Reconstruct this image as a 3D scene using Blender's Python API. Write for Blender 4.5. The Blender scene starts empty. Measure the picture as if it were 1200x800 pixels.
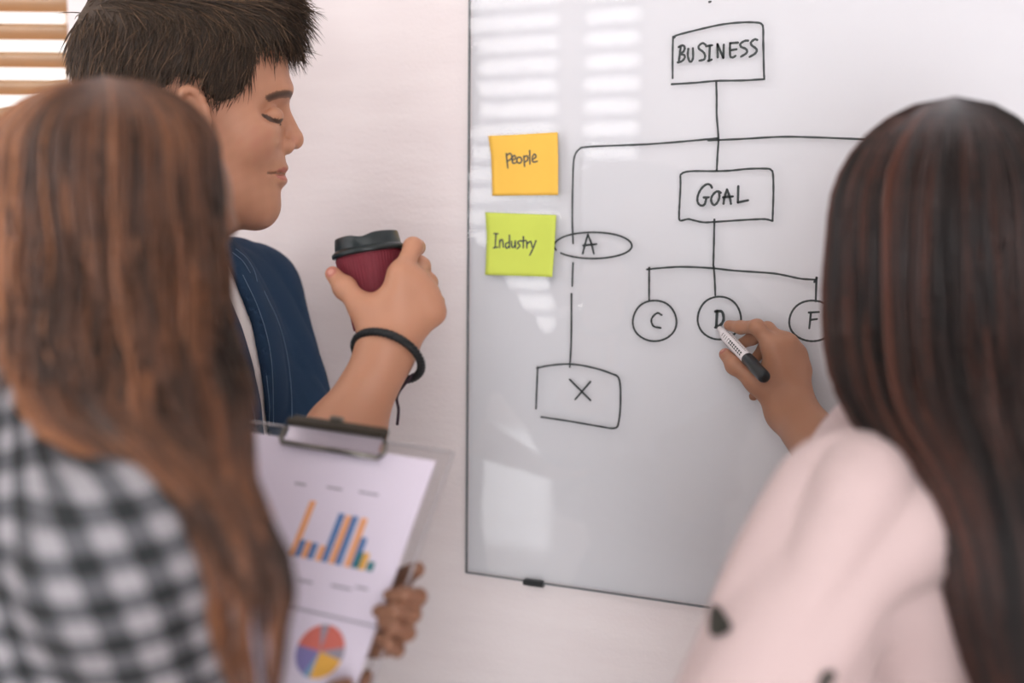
import bpy, math, random
import numpy as np
from mathutils import Vector, Matrix
random.seed(4); rng = np.random.default_rng(4)
scene = bpy.context.scene
col = scene.collection
R_ = math.radians

# ------------------------------------------------------------------ camera
FPX = 1400.0
YAW, PITCH, ROLL = R_(24.66), R_(5.63), R_(0.55)
CAM = Vector((0, 0, 1.5))
cam_rot = Matrix.Rotation(YAW, 3, 'Z') @ Matrix.Rotation(math.pi/2 - PITCH, 3, 'X') @ Matrix.Rotation(ROLL, 3, 'Z')
cd = bpy.data.cameras.new('camera'); cam = bpy.data.objects.new('camera', cd); col.objects.link(cam)
cam.matrix_world = Matrix.Translation(CAM) @ cam_rot.to_4x4()
cd.sensor_width = 36; cd.lens = FPX/1200*36; cd.clip_start = 0.05
cd.dof.use_dof = True; cd.dof.focus_distance = 1.34; cd.dof.aperture_fstop = 1.8
scene.camera = cam

# ------------------------------------------------------------------ world, lights, exposure
world = bpy.data.worlds.new('daylight'); scene.world = world; world.use_nodes = True
bg = world.node_tree.nodes['Background']; bg.inputs[0].default_value = (1.0, 0.98, 0.96, 1); bg.inputs[1].default_value = 3.0
vs = scene.view_settings
vs.view_transform = 'Standard'; vs.look = 'None'; vs.gamma = 1.0; vs.use_curve_mapping = False
vs.exposure = -0.78

def area_light(name, loc, target, sx, sy, radiance, color):
    l = bpy.data.lights.new(name, 'AREA'); l.shape = 'RECTANGLE'; l.size = sx; l.size_y = sy
    l.energy = radiance*math.pi*sx*sy; l.color = color
    o = bpy.data.objects.new(name, l); col.objects.link(o)
    o.location = loc
    o.rotation_euler = (Vector(target)-Vector(loc)).to_track_quat('-Z', 'Y').to_euler()
    return o

YD = 1.369          # the wall with the board
YR = -2.0           # the wall with the windows behind the camera
XL, XR = -3.9, 1.75
ZC = 2.75
# daylight standing outside the rear window band and outside the left window
area_light('rear_window_daylight', (-2.35, YR-0.25, 1.35), (-2.35, 5, 1.35), 3.3, 2.7, 12.0, (.965, .965, 1.0))
area_light('right_rear_fill_light', (.95, YR-0.25, 1.35), (.95, 5, 1.35), 1.9, 2.6, 8.0, (.98, .965, 1.0))  # fill light behind the added right rear opening
# warm daylight outside the left window (that wall runs square to the view)
area_light('left_window_daylight', (-2.3, 1.55, 1.75), (-2.3+math.sin(YAW), 1.55-math.cos(YAW), 1.55), 1.7, 1.5, 7.0, (1.0, .86, .70))

# ------------------------------------------------------------------ pixel -> place
def W(px, py, d):
    """point of the photograph (1200x800) at distance d along the optical axis"""
    return CAM + cam_rot @ Vector(((px-600)/FPX*d, -(py-400)/FPX*d, -d))
def N(v): return np.array(v, dtype=np.float64)
def on_plane(px, py, p0, n):
    v = W(px, py, 1) - CAM
    return CAM + v * ((Vector(p0)-CAM).dot(Vector(n)) / v.dot(Vector(n)))
def on_wall(px, py, y): return on_plane(px, py, (0, y, 0), (0, 1, 0))
RT = Vector((math.cos(YAW), math.sin(YAW), 0))      # image right, level
FW = Vector((-math.sin(YAW), math.cos(YAW), 0))     # away from the camera, level
UP = Vector((0, 0, 1))

# ------------------------------------------------------------------ materials
def new_mat(name):
    m = bpy.data.materials.new(name); m.use_nodes = True
    nt = m.node_tree; return m, nt, nt.nodes['Principled BSDF']
def srgb(r, g, b):
    f = lambda c: (c/255/12.92) if c/255 <= .04045 else ((c/255+.055)/1.055)**2.4
    return (f(r), f(g), f(b), 1)
def mat(name, rgb, rough=.5, noise=0, scale=40, bump=0, metal=0, spec=.5, coat=0, sss=0, sheen=0, trans=0, ior=1.45):
    m, nt, b = new_mat(name)
    c = srgb(*rgb)
    b.inputs['Base Color'].default_value = c
    b.inputs['Roughness'].default_value = rough; b.inputs['Metallic'].default_value = metal
    b.inputs['Specular IOR Level'].default_value = spec; b.inputs['Coat Weight'].default_value = coat
    b.inputs['Sheen Weight'].default_value = sheen; b.inputs['Transmission Weight'].default_value = trans; b.inputs['IOR'].default_value = ior
    if sss:
        b.inputs['Subsurface Weight'].default_value = sss; b.inputs['Subsurface Radius'].default_value = (1, .35, .2); b.inputs['Subsurface Scale'].default_value = .006
    if noise or bump:
        tc = nt.nodes.new('ShaderNodeTexCoord'); nz = nt.nodes.new('ShaderNodeTexNoise')
        nz.inputs['Scale'].default_value = scale; nz.inputs['Detail'].default_value = 5
        nt.links.new(tc.outputs['Object'], nz.inputs['Vector'])
        if noise:
            mx = nt.nodes.new('ShaderNodeMix'); mx.data_type = 'RGBA'
            mx.inputs['A'].default_value = tuple(x*(1-noise) for x in c[:3])+(1,); mx.inputs['B'].default_value = tuple(min(1, x*(1+noise)) for x in c[:3])+(1,)
            nt.links.new(nz.outputs['Fac'], mx.inputs['Factor']); nt.links.new(mx.outputs['Result'], b.inputs['Base Color'])
        if bump:
            bp = nt.nodes.new('ShaderNodeBump'); bp.inputs['Strength'].default_value = bump; bp.inputs['Distance'].default_value = .003
            nt.links.new(nz.outputs['Fac'], bp.inputs['Height']); nt.links.new(bp.outputs['Normal'], b.inputs['Normal'])
    return m
def attr_mat(name, ramp, rough, attr='tint', spec=.5, sss=0, bump=0, bscale=300, aniso=0):
    """colour from a per-point attribute (strand tint, skin pigment)"""
    m, nt, b = new_mat(name)
    at = nt.nodes.new('ShaderNodeAttribute'); at.attribute_name = attr
    cr = nt.nodes.new('ShaderNodeValToRGB'); els = cr.color_ramp.elements
    els[0].position, els[0].color = ramp[0][0], srgb(*ramp[0][1]); els[1].position, els[1].color = ramp[-1][0], srgb(*ramp[-1][1])
    for p, c in ramp[1:-1]:
        e = els.new(p); e.color = srgb(*c)
    nt.links.new(at.outputs['Fac'], cr.inputs['Fac']); nt.links.new(cr.outputs['Color'], b.inputs['Base Color'])
    b.inputs['Roughness'].default_value = rough; b.inputs['Specular IOR Level'].default_value = spec
    if sss:
        b.inputs['Subsurface Weight'].default_value = sss; b.inputs['Subsurface Radius'].default_value = (1, .35, .2); b.inputs['Subsurface Scale'].default_value = .005
    if bump:
        tc = nt.nodes.new('ShaderNodeTexCoord'); nz = nt.nodes.new('ShaderNodeTexNoise'); nz.inputs['Scale'].default_value = bscale; nz.inputs['Detail'].default_value = 4
        bp = nt.nodes.new('ShaderNodeBump'); bp.inputs['Strength'].default_value = bump; bp.inputs['Distance'].default_value = .001
        nt.links.new(tc.outputs['Object'], nz.inputs['Vector']); nt.links.new(nz.outputs['Fac'], bp.inputs['Height']); nt.links.new(bp.outputs['Normal'], b.inputs['Normal'])
    return m

# ------------------------------------------------------------------ objects
def tag(o, label=None, cat=None, group=None, kind=None):
    if label: o['label'] = label
    if cat: o['category'] = cat
    if group: o['group'] = group
    if kind: o['kind'] = kind
    return o
def empty(name, loc):
    o = bpy.data.objects.new(name, None); o.empty_display_size = .05; o.location = loc; col.objects.link(o); return o
def mesh_obj(name, verts, faces, m, parent=None, smooth=True, attrs=None):
    me = bpy.data.meshes.new(name)
    v = np.asarray(verts, dtype=np.float32)
    if isinstance(faces, np.ndarray) and faces.ndim == 2:
        nf, k = faces.shape
        me.vertices.add(len(v)); me.vertices.foreach_set('co', v.ravel())
        me.loops.add(nf*k); me.loops.foreach_set('vertex_index', faces.astype(np.int32).ravel())
        me.polygons.add(nf); me.polygons.foreach_set('loop_start', np.arange(0, nf*k, k, dtype=np.int32))
        me.update(calc_edges=True)
    else:
        me.from_pydata([tuple(map(float, p)) for p in v], [], [tuple(int(i) for i in f) for f in faces])
    me.validate()
    if smooth: me.polygons.foreach_set('use_smooth', np.ones(len(me.polygons), dtype=bool))
    for an, val in (attrs or {}).items():
        val = np.asarray(val, dtype=np.float32)
        if val.ndim == 1:
            a = me.attributes.new(an, 'FLOAT', 'POINT'); a.data.foreach_set('value', val)
        else:
            a = me.attributes.new(an, 'FLOAT_VECTOR', 'POINT'); a.data.foreach_set('vector', val.ravel())
    me.materials.append(m)
    o = bpy.data.objects.new(name, me); col.objects.link(o)
    if parent is not None:
        o.parent = parent; o.matrix_parent_inverse = Matrix.Translation(parent.location).inverted() if parent.type == 'EMPTY' else Matrix()
    return o
class MB:
    """collects boxes, bars and tubes into one mesh"""
    def __init__(s): s.v = []; s.f = []
    def add(s, v, f):
        n = len(s.v); s.v += [tuple(p) for p in v]; s.f += [tuple(i+n for i in q) for q in f]; return s
    def box(s, c, size, ax=None, bev=0):
        ax = ax or (Vector((1,0,0)), Vector((0,1,0)), Vector((0,0,1))); c = Vector(c)
        hx, hy, hz = (k/2 for k in size)
        if not bev:
            vs_ = [c+ax[0]*x*hx+ax[1]*y*hy+ax[2]*z*hz for z in (-1,1) for (x,y) in ((-1,-1),(1,-1),(1,1),(-1,1))]
            return s.add(vs_, [(3,2,1,0),(4,5,6,7),(0,1,5,4),(1,2,6,5),(2,3,7,6),(3,0,4,7)])
        # chamfered box: an octagonal prism with inset ends
        ring = lambda z, k: [c+ax[0]*x+ax[1]*y+ax[2]*z for (x, y) in ((-hx+bev,-hy+k),(hx-bev,-hy+k),(hx-k,-hy+bev),(hx-k,hy-bev),(hx-bev,hy-k),(-hx+bev,hy-k),(-hx+k,hy-bev),(-hx+k,-hy+bev))]
        rs = [ring(-hz, bev*.7), ring(-hz+bev, 0), ring(hz-bev, 0), ring(hz, bev*.7)]
        vs_ = sum(rs, []); fs = [tuple(range(7,-1,-1)), tuple(range(24,32))]
        for k in range(3):
            for i in range(8): j = (i+1) % 8; fs.append((k*8+i, k*8+j, k*8+8+j, k*8+8+i))
        return s.add(vs_, fs)
    def tube(s, pts, r, n=8, caps=True):
        pts = [Vector(p) for p in pts]; rr = r if hasattr(r, '__len__') else [r]*len(pts)
        t0 = (pts[1]-pts[0]).normalized(); a = t0.orthogonal().normalized(); vs_ = []
        for i, p in enumerate(pts):
            t = (pts[min(i+1, len(pts)-1)]-pts[max(i-1, 0)]).normalized()
            a = (a - t*a.dot(t)).normalized(); b = t.cross(a)
            vs_ += [p+(a*math.cos(q)+b*math.sin(q))*rr[i] for q in (2*math.pi*k/n for k in range(n))]
        fs = [(i*n+k, i*n+(k+1) % n, (i+1)*n+(k+1) % n, (i+1)*n+k) for i in range(len(pts)-1) for k in range(n)]
        if caps: fs += [tuple(range(n-1, -1, -1)), tuple(range((len(pts)-1)*n, len(pts)*n))]
        return s.add(vs_, fs)
    def lathe(s, prof, o, axes, n=48, rad=None):
        """prof: (radius, height) along axes[2] from o; rad(angle) scales the radius"""
        o = Vector(o); vs_ = []
        for (r, h) in prof:
            for k in range(n):
                q = 2*math.pi*k/n; rr = r*(rad(q, h) if rad else 1)
                vs_.append(o+axes[0]*math.cos(q)*rr+axes[1]*math.sin(q)*rr+axes[2]*h)
        fs = [(i*n+k, i*n+(k+1) % n, (i+1)*n+(k+1) % n, (i+1)*n+k) for i in range(len(prof)-1) for k in range(n)]
        fs += [tuple(range(n-1, -1, -1)), tuple(range((len(prof)-1)*n, len(prof)*n))]
        return s.add(vs_, fs)
    def build(s, name, m, parent=None, smooth=False): return mesh_obj(name, s.v, s.f, m, parent, smooth)
def catmull(pts, n=6):
    pts = [Vector(p) for p in pts]
    if len(pts) < 3: return pts
    P = [pts[0]*2-pts[1]]+pts+[pts[-1]*2-pts[-2]]; out = []
    for i in range(1, len(P)-2):
        a, b, c, d = P[i-1], P[i], P[i+1], P[i+2]
        for k in range(n):
            t = k/n
            out.append(.5*((2*b)+(c-a)*t+(2*a-5*b+4*c-d)*t*t+(3*b-a-3*c+d)*t**3))
    return out+[pts[-1]]

# ------------------------------------------------------------------ smooth solids (signed distance -> one continuous surface)
class Solid:
    def __init__(s): s.p = []
    def _add(s, fn, c, r, k, op): s.p.append((fn, np.asarray(c, float), float(r), float(k), op)); return s
    def cap(s, a, b, r1, r2=None, k=.01, op='u'):
        a = N(a); b = N(b); r2 = r1 if r2 is None else r2; ab = b-a; L2 = max(ab@ab, 1e-9)
        def fn(P, a=a.astype(np.float32), ab=ab.astype(np.float32)):
            q = P-a; t = np.clip((q@ab)/np.float32(L2), 0, 1)
            return np.sqrt(((q-t[..., None]*ab)**2).sum(-1)) - (r1+(r2-r1)*t)
        return s._add(fn, (a+b)/2, math.sqrt(L2)/2+max(r1, r2), k, op)
    def chain(s, pts, rs, k=.01, op='u'):
        for i in range(len(pts)-1): s.cap(pts[i], pts[i+1], rs[i], rs[i+1], k, op)
        return s
    def ell(s, c, r, ax=None, k=.01, op='u'):
        A = np.array([list(v) for v in ax], np.float32) if ax else np.eye(3, dtype=np.float32)
        c = N(c); r = np.asarray(r, np.float32)
        def fn(P, c=c.astype(np.float32)):
            q = (P-c)@A.T; q1 = q/r
            k0 = np.sqrt((q1**2).sum(-1)); k1 = np.sqrt(((q1/r)**2).sum(-1))+1e-9
            return k0*(k0-1)/k1
        return s._add(fn, c, float(r.max()), k, op)
    def rbox(s, c, h, rad, ax=None, k=.01, op='u'):
        A = np.array([list(v) for v in ax], np.float32) if ax else np.eye(3, dtype=np.float32)
        c = N(c); h = np.asarray(h, np.float32)
        def fn(P, c=c.astype(np.float32)):
            q = np.abs((P-c)@A.T)-(h-rad)
            return np.sqrt((np.maximum(q, 0)**2).sum(-1))+np.minimum(q.max(-1), 0)-rad
        return s._add(fn, c, float(np.linalg.norm(h)), k, op)
    def fun(s, fn, c, r, k=.01, op='u'): return s._add(fn, c, r, k, op)
    @staticmethod
    def mix(d, e, k, op):
        if op == 'u':
            h = np.maximum(k-np.abs(d-e), 0)/k if k > 0 else 0
            return np.minimum(d, e)-h*h*k*.25
        if op == 's':
            e = -e
        h = np.maximum(k-np.abs(d-e), 0)/k if k > 0 else 0       # 's' subtract, 'i' intersect
        return np.maximum(d, e)+h*h*k*.25
    def mesh(s, step, lo=None, hi=None):
        B = 10
        us = [(c, r) for (_, c, r, k, op) in s.p if op == 'u']
        LO = np.min([c-r for c, r in us], 0)-3*step; HI = np.max([c+r for c, r in us], 0)+3*step
        if lo is not None: LO = np.maximum(LO, lo)
        if hi is not None: HI = np.minimum(HI, hi)
        nb = np.ceil((HI-LO)/(step*B)).astype(int); n = nb*B
        bi = np.stack(np.meshgrid(*[np.arange(k) for k in nb], indexing='ij'), -1).reshape(-1, 3)
        cen = (LO+(bi+.5)*B*step-.5*step).astype(np.float32); brad = B*step*.87
        def ev(P, cs, rr):
            # P: (nblocks, m, 3)
            out = np.full(P.shape[:2], .5, np.float32)
            for fn, c, r, k, op in s.p:
                if op == 'i': sel = np.arange(len(cs))
                else: sel = np.nonzero(np.sqrt(((cs-c)**2).sum(1)) < r+rr+.03+k)[0]
                if len(sel) == 0: continue
                for q in range(0, len(sel), 400):
                    ss = sel[q:q+400]
                    out[ss] = Solid.mix(out[ss], fn(P[ss]).astype(np.float32), k, op)
            return out
        d0 = ev(cen[:, None, :], cen, brad*2)[:, 0]
        act = np.abs(d0) < brad*1.6+.004
        vol = np.where(d0 < 0, -1., 1.).astype(np.float32)
        V = np.repeat(np.repeat(np.repeat(vol.reshape(nb), B, 0), B, 1), B, 2)
        off = np.stack(np.meshgrid(*[np.arange(B)]*3, indexing='ij'), -1).reshape(-1, 3)
        ai = bi[act]
        P = (LO+((ai[:, None, :]*B+off[None])*step)).astype(np.float32)
        vals = ev(P, cen[act], brad)
        V6 = V.reshape(nb[0], B, nb[1], B, nb[2], B)
        V6[ai[:, 0], :, ai[:, 1], :, ai[:, 2], :] = vals.reshape(-1, B, B, B)
        V = V6.reshape(n)
        S = V < 0
        cnt = np.zeros(n-1, np.int8)
        for a in (0, 1):
            for b in (0, 1):
                for c in (0, 1):
                    cnt += S[a:n[0]-1+a, b:n[1]-1+b, c:n[2]-1+c]
        am = (cnt > 0) & (cnt < 8); ci = np.argwhere(am)
        idx = np.full(n-1, -1, np.int32); idx[am] = np.arange(len(ci))
        pos = np.zeros((len(ci), 3)); num = np.zeros(len(ci))
        crn = {(a, b, c): V[ci[:, 0]+a, ci[:, 1]+b, ci[:, 2]+c] for a in (0, 1) for b in (0, 1) for c in (0, 1)}
        for p0 in crn:
            for ax in range(3):
                if p0[ax]: continue
                p1 = list(p0); p1[ax] = 1; p1 = tuple(p1)
                u, w = crn[p0], crn[p1]; x = (u < 0) != (w < 0)
                t = np.where(x, u/np.where(x, u-w, 1), 0)
                e = np.array(p0, float)[None].repeat(len(ci), 0); e[:, ax] = t
                pos += e*x[:, None]; num += x
        verts = LO+(ci+pos/num[:, None])*step
        quads = []
        for ax in range(3):
            o1, o2 = [(1, 2), (2, 0), (0, 1)][ax]
            sl0 = [slice(1, None)]*3; sl1 = [slice(1, None)]*3
            sl0[ax] = slice(0, n[ax]-1); sl1[ax] = slice(1, n[ax])
            # keep only edges with the four cells around them
            A = S[tuple(sl0)]; Bq = S[tuple(sl1)]
            e = np.argwhere(A != Bq)
            if len(e) == 0: continue
            flip = A[e[:, 0], e[:, 1], e[:, 2]]
            g = e.copy(); g[:, o1] += 1; g[:, o2] += 1
            ok = (g[:, o1] < n[o1]-1) & (g[:, o2] < n[o2]-1); g = g[ok]; flip = flip[ok]
            def cell(d1, d2):
                h = g.copy(); h[:, o1] -= d1; h[:, o2] -= d2
                return idx[h[:, 0], h[:, 1], h[:, 2]]
            q = np.stack([cell(1, 1), cell(0, 1), cell(0, 0), cell(1, 0)], 1)
            q[~flip] = q[~flip][:, ::-1]
            quads.append(q)
        quads = np.concatenate(quads); quads = quads[(quads >= 0).all(1)]
        return verts, quads
def vnormals(v, q):
    n = np.cross(v[q[:, 2]]-v[q[:, 0]], v[q[:, 3]]-v[q[:, 1]]); out = np.zeros_like(v)
    for i in range(4): np.add.at(out, q[:, i], n)
    return out/(np.linalg.norm(out, axis=1, keepdims=True)+1e-12)
def relax(v, q, it=1, f=.5):
    for _ in range(it):
        acc = np.zeros_like(v); c = np.zeros(len(v))
        for i in range(4):
            a, b = q[:, i], q[:, (i+1) % 4]
            np.add.at(acc, a, v[b]); np.add.at(acc, b, v[a]); np.add.at(c, a, 1); np.add.at(c, b, 1)
        v = v*(1-f)+f*acc/np.maximum(c, 1)[:, None]
    return v
def join(parts):
    vs_, fs, n = [], [], 0
    for v, f in parts: vs_.append(v); fs.append(f+n); n += len(v)
    return np.concatenate(vs_), np.concatenate(fs)
def strands(paths, r0, taper=.25, sides=3, tint=None):
    """paths: (n, m, 3); thin tapering tubes, one mesh of quads, and a tint per point"""
    n, m, _ = paths.shape
    t = np.gradient(paths, axis=1); t /= np.linalg.norm(t, axis=2, keepdims=True)+1e-9
    a = np.cross(t, np.array([.31, .77, .21])); a /= np.linalg.norm(a, axis=2, keepdims=True)+1e-9
    b = np.cross(t, a)
    w = np.linspace(0, 1, m); prof = (1-(1-taper)*w**2)
    prof[-1] = .05; rr = (np.asarray(r0).reshape(-1, 1)*prof[None])[..., None]
    ring = [paths+(a*math.cos(q)+b*math.sin(q))*rr for q in (2*math.pi*k/sides for k in range(sides))]
    v = np.stack(ring, 2).reshape(-1, 3)
    base = (np.arange(n)*m*sides)[:, None, None]+(np.arange(m-1)*sides)[None, :, None]
    k = np.arange(sides)[None, None]; k2 = (k+1) % sides
    f = np.stack([base+k, base+k2, base+sides+k2, base+sides+k], -1).reshape(-1, 4)
    tn = np.repeat(tint if tint is not None else rng.random(n), m*sides)
    return v, f, tn

# ------------------------------------------------------------------ the room
M_wall, nt, b = new_mat('white_painted_wall')
tc = nt.nodes.new('ShaderNodeTexCoord'); mp = nt.nodes.new('ShaderNodeMapping'); mp.inputs['Scale'].default_value = (3, 3, 14)
nz = nt.nodes.new('ShaderNodeTexNoise'); nz.inputs['Scale'].default_value = 2.2; nz.inputs['Detail'].default_value = 6
nf = nt.nodes.new('ShaderNodeTexNoise'); nf.inputs['Scale'].default_value = 220; nf.inputs['Detail'].default_value = 3
mx = nt.nodes.new('ShaderNodeMix'); mx.data_type = 'RGBA'; mx.inputs['A'].default_value = srgb(238, 229, 230); mx.inputs['B'].default_value = srgb(247, 241, 241)
nt.links.new(tc.outputs['Object'], mp.inputs['Vector']); nt.links.new(mp.outputs['Vector'], nz.inputs['Vector']); nt.links.new(tc.outputs['Object'], nf.inputs['Vector'])
nt.links.new(nz.outputs['Fac'], mx.inputs['Factor'])
# fine dark scuffs scattered sparsely
ms = nt.nodes.new('ShaderNodeMapping'); ms.inputs['Scale'].default_value = (22, 22, 90)
ns = nt.nodes.new('ShaderNodeTexNoise'); ns.inputs['Scale'].default_value = 1.3; ns.inputs['Detail'].default_value = 8; ns.inputs['Roughness'].default_value = .75
crs = nt.nodes.new('ShaderNodeValToRGB'); crs.color_ramp.elements[0].position = .70; crs.color_ramp.elements[0].color = (1, 1, 1, 1); crs.color_ramp.elements[1].position = .80; crs.color_ramp.elements[1].color = (.55, .55, .57, 1)
mm = nt.nodes.new('ShaderNodeMix'); mm.data_type = 'RGBA'; mm.blend_type = 'MULTIPLY'; mm.inputs['Factor'].default_value = 1
nt.links.new(tc.outputs['Object'], ms.inputs['Vector']); nt.links.new(ms.outputs['Vector'], ns.inputs['Vector']); nt.links.new(ns.outputs['Fac'], crs.inputs['Fac'])
nt.links.new(mx.outputs['Result'], mm.inputs['A']); nt.links.new(crs.outputs['Color'], mm.inputs['B']); nt.links.new(mm.outputs['Result'], b.inputs['Base Color'])
bp = nt.nodes.new('ShaderNodeBump'); bp.inputs['Strength'].default_value = .25; bp.inputs['Distance'].default_value = .002
bp2 = nt.nodes.new('ShaderNodeBump'); bp2.inputs['Strength'].default_value = .35; bp2.inputs['Distance'].default_value = .006
nt.links.new(nf.outputs['Fac'], bp.inputs['Height']); nt.links.new(nz.outputs['Fac'], bp2.inputs['Height']); nt.links.new(bp.outputs['Normal'], bp2.inputs['Normal']); nt.links.new(bp2.outputs['Normal'], b.inputs['Normal'])
b.inputs['Roughness'].default_value = .75

M_floor = mat('pale_floor', (198, 190, 184), .5, .12, 8)
M_ceil = mat('white_ceiling', (235, 233, 230), .9, .03, 10)
M_frame = mat('white_window_frame', (238, 234, 228), .4, .02, 30)
M_slat = mat('tan_blind_slat', (176, 138, 100), .45, .12, 25)
M_louvre = mat('grey_louvre', (150, 150, 155), .5, .05, 25)
M_cord = mat('blind_cord', (225, 215, 200), .8, .05, 50)

T = .12
corner = on_wall(135, 60, YD); corner.z = 0
wl_dir = (-RT).copy()                                  # the left wall turns towards the room, facing the camera
wl_len = 2.55; wl_end = corner + wl_dir*wl_len
def struct(name, mb, m): return tag(mb.build(name, m), kind='structure')
def wall_between(a, b_, z0, z1, mb, side):
    d = (b_-a).normalized(); n = Vector((-d.y, d.x, 0))*side
    mb.box((a+b_)/2+n*T/2+UP*(z0+z1)/2, ((b_-a).length, T, z1-z0), (d, n, UP))
struct('floor', MB().box(((XL+XR)/2, (YD+YR)/2+.2, -.05), (XR-XL+2, YD-YR+2, .1)), M_floor)
struct('ceiling', MB().box(((XL+XR)/2, (YD+YR)/2+.2, ZC+.05), (XR-XL+2, YD-YR+2, .1)), M_ceil)
m_ = MB(); wall_between(Vector((corner.x, YD, 0)), Vector((XR+.1, YD, 0)), 0, ZC, m_, 1); struct('wall_front', m_, M_wall)
m_ = MB(); wall_between(Vector((XR, YD, 0)), Vector((XR, YR, 0)), 0, ZC, m_, 1); struct('wall_right', m_, M_wall)
# left wall with its window opening
w1a, w1b, w1z0, w1z1 = .068, 1.75, .95, 2.3            # distances from the corner along the left wall, sill and head heights
L = lambda s, z=0: corner + wl_dir*s + UP*z
m_ = MB()
for (s0, s1, z0, z1) in ((-.0, w1a, 0, ZC), (w1b, wl_len, 0, ZC), (w1a, w1b, 0, w1z0), (w1a, w1b, w1z1, ZC)):
    wall_between(L(s0), L(s1), z0, z1, m_, -1)
struct('wall_left', m_, M_wall)
# far side wall closing the room on the left
m_ = MB(); wall_between(wl_end, Vector((wl_end.x-.25, YR, 0)), 0, ZC, m_, -1); struct('wall_side', m_, M_wall)
# rear wall with a band of three tall windows, plus an added fill-light opening
YM = 2*YD-YR; W2 = on_wall(657, 262, YM).x; W3a = on_wall(668, 262, YM).x; W3b = on_wall(752, 262, YM).x   # read from the reflection in the board
xs0, xs1 = wl_end.x-.4, XR+.1
m_ = MB()
RB = lambda x0, x1, z0, z1: m_.box(((x0+x1)/2, YR-T/2, (z0+z1)/2), (x1-x0, T, z1-z0))
RB(xs0, -3.55, 0, ZC); RB(W2, W3a, 0, ZC); RB(W3b, .15, 0, ZC); RB(1.65, xs1, 0, ZC); RB(.15, 1.65, 0, .25); RB(.15, 1.65, 2.6, ZC); RB(-3.55, W3b, 2.6, ZC); RB(-3.55, W2, .64, .80); RB(-3.55, W2, 0, .012); RB(W3a, W3b, 0, .95)
struct('wall_rear', m_, M_wall)

def blind(name, org, dx, dn, w, z0, z1, pitch, depth, tilt, m, label, cat='blind'):
    """slats along dx from org, room side dn; every slat is a part"""
    root = empty(name, org + UP*z0); tag(root, label, cat)
    MB().box(org+dx*w/2+UP*(z1-.02), (w, depth*.9, .04), (dx, dn, UP)).build('head_rail', M_frame, root)
    n = int((z1-z0-.07)/pitch); th = .0035
    ca, sa = math.cos(tilt), math.sin(tilt); a2 = dn*ca+UP*sa; a3 = UP*ca-dn*sa
    v, f = [], []
    for i, u in enumerate((-1, -.5, 0, .5, 1)):
        for e in (-1, 1):
            for k in (-1, 1): v.append(dx*e*w/2+a2*u*depth/2+a3*(.0016*k*2+.004*(1-u*u)))
    for i in range(4):
        o = i*4; f += [(o, o+4, o+6, o+2), (o+1, o+3, o+7, o+5), (o, o+1, o+5, o+4), (o+2, o+6, o+7, o+3)]
    f += [(0, 2, 3, 1), (16, 17, 19, 18)]
    first = None
    for i in range(n):
        c = org+dx*w/2+UP*(z1-.06-pitch*(i+.5))
        if first is None:
            first = mesh_obj('slat', v, f, m, root, smooth=False); s = first
        else:
            s = first.copy(); col.objects.link(s)
        s.location = c
    zb = z1-.06-pitch*n
    MB().box(org+dx*w/2+UP*(zb-.012), (w, depth*.8, .02), (dx, dn, UP)).build('bottom_rail', m, root)
    for u in (.10, .5, .90):
        MB().tube([org+dx*w*u+dn*depth*.5+UP*z1, org+dx*w*u+dn*depth*.5+UP*zb], .0012, 6).build('ladder_cord', M_cord, root)
    return root
nl = -FW                                                # room side of the left wall
# window 1: frame and glass, then the wooden blind
def pane_mat(name, ior=1.45, tint=1.0):
    m, nt, b = new_mat(name); nt.nodes.remove(b)
    out = nt.nodes['Material Output']; tr = nt.nodes.new('ShaderNodeBsdfTransparent'); tr.inputs[0].default_value = (tint, tint, tint, 1); gl = nt.nodes.new('ShaderNodeBsdfGlossy'); gl.inputs['Roughness'].default_value = 0
    fr = nt.nodes.new('ShaderNodeFresnel'); fr.inputs['IOR'].default_value = ior; mxs = nt.nodes.new('ShaderNodeMixShader')
    ge = nt.nodes.new('ShaderNodeNewGeometry'); sb = nt.nodes.new('ShaderNodeMath'); sb.operation = 'SUBTRACT'; sb.inputs[0].default_value = 1; ml_ = nt.nodes.new('ShaderNodeMath'); ml_.operation = 'MULTIPLY'
    nt.links.new(ge.outputs['Backfacing'], sb.inputs[1]); nt.links.new(sb.outputs[0], ml_.inputs[0]); nt.links.new(fr.outputs[0], ml_.inputs[1])     # only the outer faces reflect
    nt.links.new(ml_.outputs[0], mxs.inputs[0]); nt.links.new(tr.outputs[0], mxs.inputs[1]); nt.links.new(gl.outputs[0], mxs.inputs[2]); nt.links.new(mxs.outputs[0], out.inputs['Surface'])
    return m
M_pane = pane_mat('clear_glass'); M_dimmed = pane_mat('dimmed_glass', 1.45, .62)  # the second is darkened to weaken the low window's reflection in the board
def window(name, org, dx, dn, w, z0, z1, fw=.04, pm=None):
    root = empty(name, org+UP*z0); tag(root, kind='structure')
    m_ = MB()
    for (s, zz, sw, sh) in ((fw/2, (z0+z1)/2, fw, z1-z0), (w-fw/2, (z0+z1)/2, fw, z1-z0), (w/2, z0+fw/2, w-2*fw, fw), (w/2, z1-fw/2, w-2*fw, fw)):
        m_.box(org+dx*s+UP*zz-dn*.07, (sw, .05, sh), (dx, dn, UP))
    m_.build('window_frame', M_frame, root)
    MB().box(org+dx*w/2+UP*(z0+z1)/2-dn*.08, (w-2*fw, .004, z1-z0-2*fw), (dx, dn, UP)).build('pane', pm or M_pane, root)
    return root
window('window_1', L(w1a), wl_dir, nl, w1b-w1a, w1z0, w1z1, .022)
blind('venetian_blind', L(w1a+.004)+nl*(-.022), wl_dir, nl, w1b-w1a-.008, w1z0+.02, w1z1, .0405, .038, R_(22), M_slat, 'tan slatted venetian blind over the bright left window')
ex = Vector((1, 0, 0)); ey = Vector((0, 1, 0))
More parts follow.
